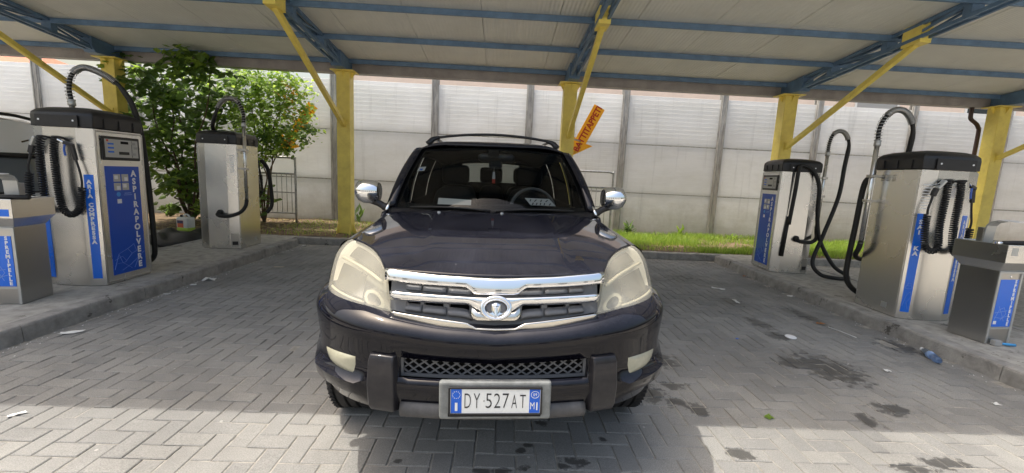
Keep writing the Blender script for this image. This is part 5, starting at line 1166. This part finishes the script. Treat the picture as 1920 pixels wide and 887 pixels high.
fr_ = empty('air_freshener', in_car((.005, 1.90, 1.375))); tag(fr_, 'small white and red tag hanging from the rear view mirror', 'tag')
MB().prism([(-.011, 0), (.011, 0), (.012, .05), (.008, .095), (-.008, .095), (-.012, .05)], 0, .004).build('card', M['paper'], fr_); bpy.data.objects[fr_.children[0].name].rotation_euler = (R(90), 0, 0)
MB().box(-.0125, .0125, -.0045, .0006, .0, .035).build('red_end', M['sign_red'], fr_); MB().tube([(0, 0, .095), (0, 0, .15)], .0015, 5).build('string', M['paper'], fr_)
# ================================================================ VEGETATION
def leaf_verts(c, d, up, L, W):
    d = d.normalized(); r_ = d.cross(up)
    if r_.length < 1e-3: r_ = d.cross(Vector((1, 0, 0)))
    r_.normalize(); n_ = r_.cross(d)
    pts = [c, c+d*L*.30+r_*W*.5-n_*W*.10, c+d*L*.68+r_*W*.33-n_*W*.10, c+d*L-n_*W*.14, c+d*L*.68-r_*W*.33-n_*W*.10, c+d*L*.30-r_*W*.5-n_*W*.10, c+d*L*.5+n_*W*.05]
    return pts, [(0, 1, 6), (1, 2, 6), (2, 3, 6), (3, 4, 6), (4, 5, 6), (5, 0, 6)]
def crown(blobs, count, L0, L1, name, m, parent, seed, flat=.4, origin=(0, 0, 0)):
    r = random.Random(seed); mb = MB(); vols = [b[3]**2 for b in blobs]; tot = sum(vols); O_ = Vector(origin)
    for b, v in zip(blobs, vols):
        nl = int(count*v/tot); nt_ = max(3, nl//11)
        for k in range(nt_):       # little sprays: leaves along a twig
            th, ph = r.uniform(0, 2*math.pi), math.acos(r.uniform(-1, 1)); rad = b[3]*r.uniform(.25, 1.12)**.7
            c = Vector((b[0]+rad*math.sin(ph)*math.cos(th), b[1]+.85*rad*math.sin(ph)*math.sin(th), b[2]+rad*math.cos(ph)))
            tw = Vector((r.gauss(0, 1), r.gauss(0, 1)-.3, r.gauss(-.25, .6))).normalized()
            for q in range(11):
                p = c+tw*(q-5)*L1*.42+Vector((r.gauss(0, .02), r.gauss(0, .02), r.gauss(0, .02)))
                if p.y > 10.4 or p.z < .14 or (p.z > zc(p.y)-.03 and p.y < 8.78) or (8.5 < p.y < 8.8 and p.z > 3.2): continue
                s = 1 if q % 2 else -1; side = tw.cross(Vector((0, 0, 1)))
                if side.length < .1: side = Vector((1, 0, 0))
                d = (side.normalized()*s+tw*.5+Vector((r.gauss(0, .3), r.gauss(0, .3)-.15, r.gauss(-.45, .3))))
                L = r.uniform(L0, L1); pts, f = leaf_verts(p-O_, d, Vector((r.gauss(0, flat), r.gauss(0, flat)-.35, 1)), L, L*r.uniform(.62, .85)); mb.add(pts, f)
    me = bpy.data.meshes.new(name); me.from_pydata(mb.v, [], mb.f); return link(name, me, m, parent)
def stems(base, tips, r0, parent, seed, name='trunk'):
    r = random.Random(seed); mb = MB()
    for t in tips:
        a, b = Vector(base), Vector(t); pts = [a]
        for k in range(1, 6):
            q = a.lerp(b, k/6)+Vector((r.gauss(0, .05), r.gauss(0, .05), .25*math.sin(k/6*math.pi)*.6)); pts.append(q)
        pts.append(b); P = catmull([tuple(p) for p in pts], 4); mb.tube(P, [r0*(1-.8*i/len(P))+.004 for i in range(len(P))], 7)
    return mb.build(name, M['bark'], parent, True)
D = [(-6.84, 8.9, 3.12, .45), (-6.03, 8.5, 3.25, .38), (-5.64, 8.55, 3.18, .33), (-7.27, 9.0, 2.67, .45), (-6.65, 9.0, 2.6, .5), (-6.02, 9.0, 2.53, .45), (-7.21, 9.0, 2.05, .5), (-6.66, 9.1, 1.87, .55), (-7.13, 9.1, 1.3, .48), (-6.6, 9.1, 1.11, .48), (-5.69, 9.2, 2.95, .4), (-5.72, 8.32, 3.38, .25), (-7.19, 8.7, 3.12, .3), (-6.1, 9.2, 1.9, .45), (-6.0, 9.2, 1.2, .4), (-5.95, 8.3, 3.36, .22), (-6.9, 9.2, .7, .35), (-6.35, 9.3, .75, .35), (-5.6, 9.3, 1.0, .35), (-5.45, 9.35, .6, .25)]
Lb = [(-5.49, 9.4, 3.0, .45), (-5.05, 9.4, 2.86, .48), (-4.65, 9.5, 3.05, .38), (-5.4, 9.4, 2.4, .5), (-4.84, 9.4, 2.32, .42), (-4.43, 9.5, 2.69, .33), (-5.03, 9.3, 1.86, .4), (-4.58, 9.3, 1.99, .28), (-5.66, 9.4, 1.61, .4), (-4.23, 9.4, 2.3, .18), (-5.25, 9.4, 3.3, .35), (-4.75, 9.5, 3.35, .3)]
b1 = empty('leafy_bush', (-6.6, 9.15, .12)); tag(b1, 'tall dark green bush with broad leaves climbing to the canopy gutter', 'bush')
crown(D, 2500, .11, .21, 'crown', M['leaf_dark'], b1, 3, origin=b1.location); crown(D, 1000, .10, .18, 'sunlit_leaves', M['leaf_light'], b1, 4, origin=b1.location)  # paler leaf colour paints sunlight onto part of the dark crown
stems((0, 0, 0), [tuple(Vector(d[:3])-b1.location) for d in D[::2]], .020, b1, 5)
b2 = empty('leafy_bush', (-5.25, 9.5, .12)); tag(b2, 'lighter green small leaved bush with a few orange leaves beside the mat rack', 'bush')
crown(Lb, 3600, .06, .125, 'crown', M['leaf_light'], b2, 6, origin=b2.location); crown(Lb[6:10]+[(-4.3, 9.25, 2.15, .3)], 420, .07, .12, 'shaded_leaves', M['leaf_dark'], b2, 8, origin=b2.location)  # darker leaf colour paints shade into the lower crown
crown([(-4.55, 9.35, 2.75, .25), (-4.5, 9.3, 3.0, .2)], 28, .06, .11, 'yellow_leaves', M['leaf_yellow'], b2, 9, origin=b2.location)
stems((0, 0, 0), [tuple(Vector(d[:3])-b2.location) for d in Lb[::2]], .015, b2, 7)
# ground cover
def blades(n, x0, x1, y0, y1, h0, h1, seed, dens, m, name, label=None):
    r = random.Random(seed); mb = MB()
    while n > 0:
        x, y = r.uniform(x0, x1), r.uniform(y0, y1); n -= 1
        if r.random() > dens(x, y): continue
        h = r.uniform(h0, h1); a = r.uniform(0, 6.28); w_ = r.uniform(.003, .007); lean = r.uniform(.1, .8)*h; b = r.uniform(0, 6.28); z = .115
        dx_, dy_ = math.cos(a)*w_, math.sin(a)*w_; lx, ly = math.cos(b)*lean, math.sin(b)*lean
        mb.add([(x-dx_, y-dy_, z), (x+dx_, y+dy_, z), (x+dx_*.7+lx*.45, y+dy_*.7+ly*.45, z+h*.65), (x-dx_*.7+lx*.45, y-dy_*.7+ly*.45, z+h*.65), (x+lx, y+ly, z+h)], [(0, 1, 2, 3), (3, 2, 4)])
    me = bpy.data.meshes.new(name); me.from_pydata(mb.v, [], mb.f); o = link(name, me, m); tag(o, label, 'grass', kind='stuff'); return o
def nz(x, y): return .5+.5*math.sin(x*1.7+1.3*math.sin(y*2.1))*math.cos(y*1.9+x*.6)
dr = lambda x, y: (0 if (4.2 < x < 5.0 and 8.3 < y < 9.0) else 1)*max(.06, min(1, 1.7*(nz(x*1.3, y*1.6)+.25*nz(x*4.1, y*5.3)-.35)))
blades(52000, 1.4, 9.0, YB+.16, 10.45, .06, .17, 21, dr, M['grass_blade'], 'grass', 'bright green grass growing between the kerb and the pale wall')
blades(5000, -4.6, -1.3, YB+.16, 10.45, .03, .11, 22, lambda x, y: .25+.75*max(0, nz(x*2, y*1.5)-.2), M['grass_blade'], 'grass', 'sparse grass tufts around the foot of the yellow column beside the bush')
blades(9000, -6.5, 9, YB+.16, 10.45, .02, .09, 23, lambda x, y: .6, M['dry_grass'], 'grass', 'dry straw coloured grass scattered over the verge soil')
def weed(label, x, y, h, n, seed, L, up=.9):
    r = random.Random(seed); e_ = empty('weed', (x, y, .11)); tag(e_, label, 'weed'); mb = MB(); st = MB()
    for k in range(n):
        a = r.uniform(0, 6.28); d = Vector((math.cos(a), math.sin(a), up*r.uniform(.5, 2))); p = Vector((r.gauss(0, .05), r.gauss(0, .04), r.uniform(.02, h*.7)))
        Lx = L*r.uniform(.6, 1.2); q, f = leaf_verts(p, d, Vector((0, 0, 1)), Lx, Lx*.32); mb.add(q, f); st.tube([(0, 0, 0), tuple(p)], .003, 4)
    me = bpy.data.meshes.new('leaves'); me.from_pydata(mb.v, [], mb.f); link('leaves', me, M['leaf_dark'] if seed % 2 else M['leaf_light'], e_); st.build('stem', M['leaf_dark'], e_)
weed('dark broad leaved weed at the wall foot beside the yellow column', -3.45, 10.3, .35, 9, 31, .28, 1.6)
weed('bushy weed at the wall foot behind the car bonnet', 3.15, 10.2, .34, 34, 33, .2)
weed('small upright weed in the grass under the ribbed panel', 4.45, 10.2, .3, 12, 34, .2, 1.4)
weed('low leafy weed spreading beside the wall post', 5.75, 10.15, .16, 40, 36, .14, .4)
weed('low weed beside the jerrycan at the wall', -7.6, 9.9, .3, 40, 37, .2)
# fallen leaves under the bush
r = random.Random(5); fl = MB()
for k in range(420):
    p = Vector((r.uniform(-7, -3.3), r.uniform(8.1, 10.2), .155)); q, f = leaf_verts(p, Vector((r.gauss(0, 1), r.gauss(0, 1), .05)), Vector((r.gauss(0, .2), r.gauss(0, .2), 1)), .09, .06); fl.add(q, f)
me = bpy.data.meshes.new('fallen_leaves'); me.from_pydata(fl.v, [], fl.f); tag(link('fallen_leaves', me, M['dry_grass']), 'dry fallen leaves on the soil below the bushes', 'leaves', kind='stuff')

# ================================================================ WHITE VEHICLE IN THE NEXT BAY
wv = empty('parked_van', (-6.80, 4.25, 0)); tag(wv, 'white people carrier parked in the next bay behind the coin operated vacuum machine', 'car')
def vgrid(pts_fn, us, vs, name, m, **k): return MB().grid([[pts_fn(u, v) for v in vs] for u in us]).build(name, m, wv, True, **k)
prof = [(-2.1, .35, .95), (-2.05, .6, 1.0), (-1.75, .95, 1.06), (-1.2, 1.02, 1.62), (-.6, 1.04, 1.82), (.4, 1.05, 1.87), (1.4, 1.04, 1.85), (1.95, 1.0, 1.72), (2.1, .6, 1.1)]
py_ = [p[0] for p in prof]
def belt_v(y): return .95
def top_v(y): return float(ip(y, [-2.1, -1.95, -1.25, -.55, .4, 1.4, 1.9, 2.12], [.80, .98, 1.12, 1.74, 1.86, 1.84, 1.70, 1.0]))
def half_v(y, z): return float(ip(abs(y), [0, 1.5, 2.0, 2.12], [.88, .87, .80, .68]))-max(0, z-.95)*.17-(.03 if z < .4 else 0)
ys = np.linspace(-2.1, 2.1, 43)
for s in (-1, 1):
    def zb_(y):
        for c in (-1.3, 1.35):
            if abs(y-c) < .36: return .33+math.sqrt(.36**2-(y-c)**2)
        return .28
    MB().grid([[(s*half_v(y, z), y, z) for z in np.linspace(zb_(y), min(.95, top_v(y)), 10)] for y in np.unique(np.concatenate([ys, np.linspace(-1.66, -.94, 20), np.linspace(.99, 1.71, 20)]))]).build('body_side', M['white_car'], wv, True)
    MB().grid([[(s*half_v(y, z), y, z) for z in np.linspace(1.38, max(1.53, top_v(y)-.02), 5)] for y in np.linspace(-.75, 1.85, 20)]).build('roof_side', M['white_car'], wv, True)
    for a, b in ((-.95, -.08), (-.02, .82), (.88, 1.62)): MB().grid([[(s*(half_v(y, z)-.006), y, z) for z in np.linspace(.95, min(1.38, top_v(y)-.05), 6)] for y in np.linspace(a, b, 7)]).build('side_window', M['van_glass'], wv, True)
    for a, b in ((-.08, -.02), (.82, .88), (1.62, 2.0)): MB().grid([[(s*half_v(y, z), y, z) for z in np.linspace(.95, min(1.38, top_v(y)), 5)] for y in np.linspace(a, b, 3)]).build('pillar', M['white_car'] if a > 1 else M['black_plastic'], wv, True)
    MB().grid([[(s*(half_v(-1.7+1.0*t, .95+.6*t)-.0), -1.65+1.0*t+d, .98+.62*t) for d in (-.05, .06)] for t in np.linspace(0, 1, 6)]).build('a_pillar', M['white_car'], wv, True)
    MB().tube([(s*.735, y, top_v(y)+.045) for y in np.linspace(-.4, 1.5, 10)], .02, 8).build('roof_rail', M['black_plastic'], wv, True)
    MB().tube([(s*half_v(y, .95)+s*.003, y, .95) for y in np.linspace(-1.3, 1.6, 12)], .012, 6).build('window_trim', M['black_plastic'], wv, True); MB().tube([(s*half_v(y, 1.38)+s*.003, y, 1.40) for y in np.linspace(-.7, 1.6, 12)], .035, 6).build('window_trim', M['black_plastic'], wv, True)
    for y in (-1.3, 1.35):
        wlx = MB().lathe([(.05, 0), (.20, .01), (.30, .02), (.32, .0), (.325, -.1), (.30, -.19), (.05, -.19)], 28, 'x').build('wheel', M['tyre'], wv, True); wlx.location = (s*.86 if s > 0 else -.86+.19, y, .325)
MB().grid([[(x*half_v(y, top_v(y))/1.0, y, top_v(y)+.012*(1-x*x)) for x in np.linspace(-1, 1, 9)] for y in np.linspace(-2.1, -1.5, 8)]).build('bonnet', M['white_car'], wv, True)
MB().grid([[(x*half_v(y, top_v(y)), y, top_v(y)+.02*(1-x*x)) for x in np.linspace(-1, 1, 9)] for y in np.linspace(-1.5, -.62, 8)]).build('windscreen', M['van_glass'], wv, True)
MB().grid([[(x*half_v(y, top_v(y)), y, top_v(y)+.06*(1-x*x)) for x in np.linspace(-1, 1, 9)] for y in np.linspace(-.62, 1.9, 16)]).build('roof', M['white_car'], wv, True)
MB().grid([[(x*half_v(2.05, z), 2.08-.1*max(0, z-1.1), z) for x in np.linspace(-1, 1, 9)] for z in np.linspace(.3, 1.68, 8)]).build('tailgate', M['white_car'], wv, True)
MB().grid([[(x*half_v(-2.08, z), -2.11, z) for x in np.linspace(-1, 1, 9)] for z in np.linspace(.26, .82, 5)]).build('front', M['white_car'], wv, True)
MB().box(-.7, .7, -1.9, 1.95, .22, .5).build('underbody', M['void_black'], wv)

# ================================================================ SMALL THINGS
# black mats heaped beyond the island
hm = MB(); G = []
for i in range(29):
    u = i/28; row = []
    for j in range(17):
        v = j/16; x = -1.05+2.1*u*.5+.0; y = -.45+.9*v; e_ = (math.sin(math.pi*u)*math.sin(math.pi*v))**.45
        z = .30*e_*(.75+.25*math.sin(7*u+3*v)+.12*math.sin(15*v+4*u)); row.append((x+.05*math.sin(9*v), y+.06*math.sin(8*u), z))
    G.append(row)
o = hm.grid(G).build('rubber_mats', M['mat_black'], None, True, solid=.012); o.location = (-5.03, 7.36, .012); o.rotation_euler = (0, 0, R(-14)); tag(o, 'heap of black rubber mats lying beside the kerb island near the bush', 'mats')
jc = empty('jerrycan', (-5.87, 8.0, .128), R(-12)); tag(jc, 'white plastic jerrycan with red label and green liquid near the bush', 'jerrycan')
P = [(-.13, -.08), (.13, -.08), (.13, .08), (-.13, .08)]
bd_ = MB(); bd_.box(-.13, .13, -.08, .08, .055, .26); bd_.build('body', M['jerry_white'], jc, bevel=.025, seg=3)
MB().box(-.129, .129, -.079, .079, 0, .075).build('liquid', M['jerry_liquid'], jc, bevel=.02, seg=3)
MB().tube(catmull([(-.04, 0, .255), (-.02, 0, .30), (.05, 0, .305), (.10, 0, .255)], 4), .016, 8).build('handle', M['jerry_white'], jc, True)
MB().lathe([(0, .25), (.026, .25), (.026, .295), (0, .295)], 14, 'z', (-.085, 0, 0)).build('cap', M['plate_ink'], jc)
lb_ = MB().box(-.10, .03, -.083, -.079, .07, .20).build('label', M['label_red'], jc); MB().box(-.098, .028, -.0845, -.0828, .145, .198).build('label_print', M['label_dark'], lb_)
# crushed water bottle against the right kerb
bt = empty('plastic_bottle', (3.90, 3.50, .034)); bt.rotation_euler = (0, R(90), R(66)); tag(bt, 'crushed clear plastic bottle with a blue label lying by the kerb', 'bottle')
pr = [(0, -.14), (.028, -.14), (.033, -.12), (.030, -.09), (.034, -.06), (.028, -.03), (.033, 0), (.030, .03), (.033, .06), (.026, .10), (.013, .125), (.013, .14), (0, .14)]
bo = MB().lathe(pr, 18, 'z'); bo.v = [(x*(1+.12*math.sin(z*60)), y*(.86+.1*math.sin(z*45+1)), z) for x, y, z in bo.v]; bo.build('shell', M['clear_plastic'], bt, True)
MB().lathe([(.0335, -.035), (.031, -.02), (.0340, 0), (.0330, .012)], 18, 'z').build('label', mat('bottle_blue', (.25, .38, .65), .3), bt, True)
MB().lathe([(0, .128), (.0155, .128), (.0155, .150), (0, .150)], 12, 'z').build('cap', M['white_print'], bt)
# paper scraps and other litter
def scrap(label, x, y, w_, d, rz, m=None, z=.002, group=None, name='paper_scrap', cat='litter'):
    r = random.Random(int(x*1000+y*77)); G = []
    for i in range(5):
        G.append([((i/4-.5)*w_+r.gauss(0, w_*.05), (j/3-.5)*d+r.gauss(0, d*.08), .003+abs(r.gauss(0, min(w_, d)*.14))) for j in range(4)])
    o = MB().grid(G).build(name, m or M['paper'], None, solid=.0012); o.location = (x, y, z); o.rotation_euler = (0, 0, rz); tag(o, label, cat, group); return o
gL = 'paper scraps along the island kerbs'
scrap('largest crumpled white tissue against the kerb below the coin operated vacuum', -3.53, 5.13, .13, .10, .4, group=gL); scrap('small tissue scrap beside the largest crumpled tissue', -3.54, 4.88, .06, .04, .2, group=gL)
scrap('torn white paper against the kerb near the wringer without a brush', -3.46, 3.38, .14, .05, .5, group=gL); scrap('narrow paper strip at the kerb below the coin operated vacuum', -3.55, 4.50, .06, .03, .3, group=gL)
scrap('white paper at the kerb corner by the bush', -3.50, 7.62, .10, .06, .1, group=gL); scrap('white paper flake in the sun beyond the canopy shadow', -2.63, 2.24, .07, .025, .8, group=gL)
scrap('flat grey cardboard piece on the shaded pavers beside the car', -3.10, 5.93, .13, .05, .1, mat('card_brown', (.40, .35, .28), .9)); scrap('flat white paper on pavers between the car and the looped hose', 3.11, 5.70, .17, .06, -.5, group=gL)
scrap('thin white receipt on pavers next to the dark wet streak', 3.02, 5.09, .045, .13, -.1, group=gL); scrap('crumpled paper on the kerb foot near the looped hose', 3.98, 5.45, .08, .06, .3, group=gL)
scrap('pale flake on pavers between the big wet stain and the bottle', 3.23, 3.20, .045, .035, .3, group=gL); scrap('pale flake on pavers nearest the bottle end of the kerb', 3.57, 2.71, .05, .03, .2, group=gL)
scrap('dry curled orange brown leaf on the pavers', 3.54, 4.34, .09, .04, .1, M['leaf_litter'], name='dry_leaf', cat='leaf'); scrap('bit of green moss growing in a paver joint near the shadow edge', 1.76, 2.445, .05, .04, .5, M['leaf_light'], name='moss_tuft', cat='moss')
scrap('tiny blue plastic scrap on the pavers right of the car', 2.31, 3.80, .03, .02, .3, M['plate_blue'], name='plastic_scrap')
scrap('tan leaf on the kerb edge beside the looped hose machine', 4.0, 6.6, .08, .04, .5, M['leaf_litter'], name='dry_leaf', cat='leaf')
o = MB().lathe([(0, 0), (.048, 0), (.052, .006), (.046, .010), (0, .008)], 24, 'z').build('cup_lid', M['white_print'], None, True); o.location = (2.90, 3.895, .003); o.rotation_euler = (R(3), 0, 0); tag(o, 'round white cup lid lying beside the big wet stain', 'lid')
o = MB().tube([(3.55, 4.24, .006), (3.58, 4.1, .008), (3.61, 3.95, .005)], .004, 5).build('drinking_straw', M['paper'], None); tag(o, 'thin pale straw lying next to the dry curled leaf', 'straw')
r = random.Random(9); db = MB()
for k in range(260):
    s = r.choice((0, 0, 1)); x = (XL+.03+abs(r.gauss(0, .07))) if s == 0 else (XR-.03-abs(r.gauss(0, .07))); y = r.uniform(2, 7.8); q = r.uniform(.004, .013)
    db.add([(x, y, .001), (x+q, y+q*.3, .002), (x+q*.5, y+q, q*.6)], [(0, 1, 2)])
me = bpy.data.meshes.new('crumbs'); me.from_pydata(db.v, [], db.f); tag(link('debris', me, M['paper']), 'pale crumbs and grit gathered along both kerb feet', 'debris', kind='stuff')
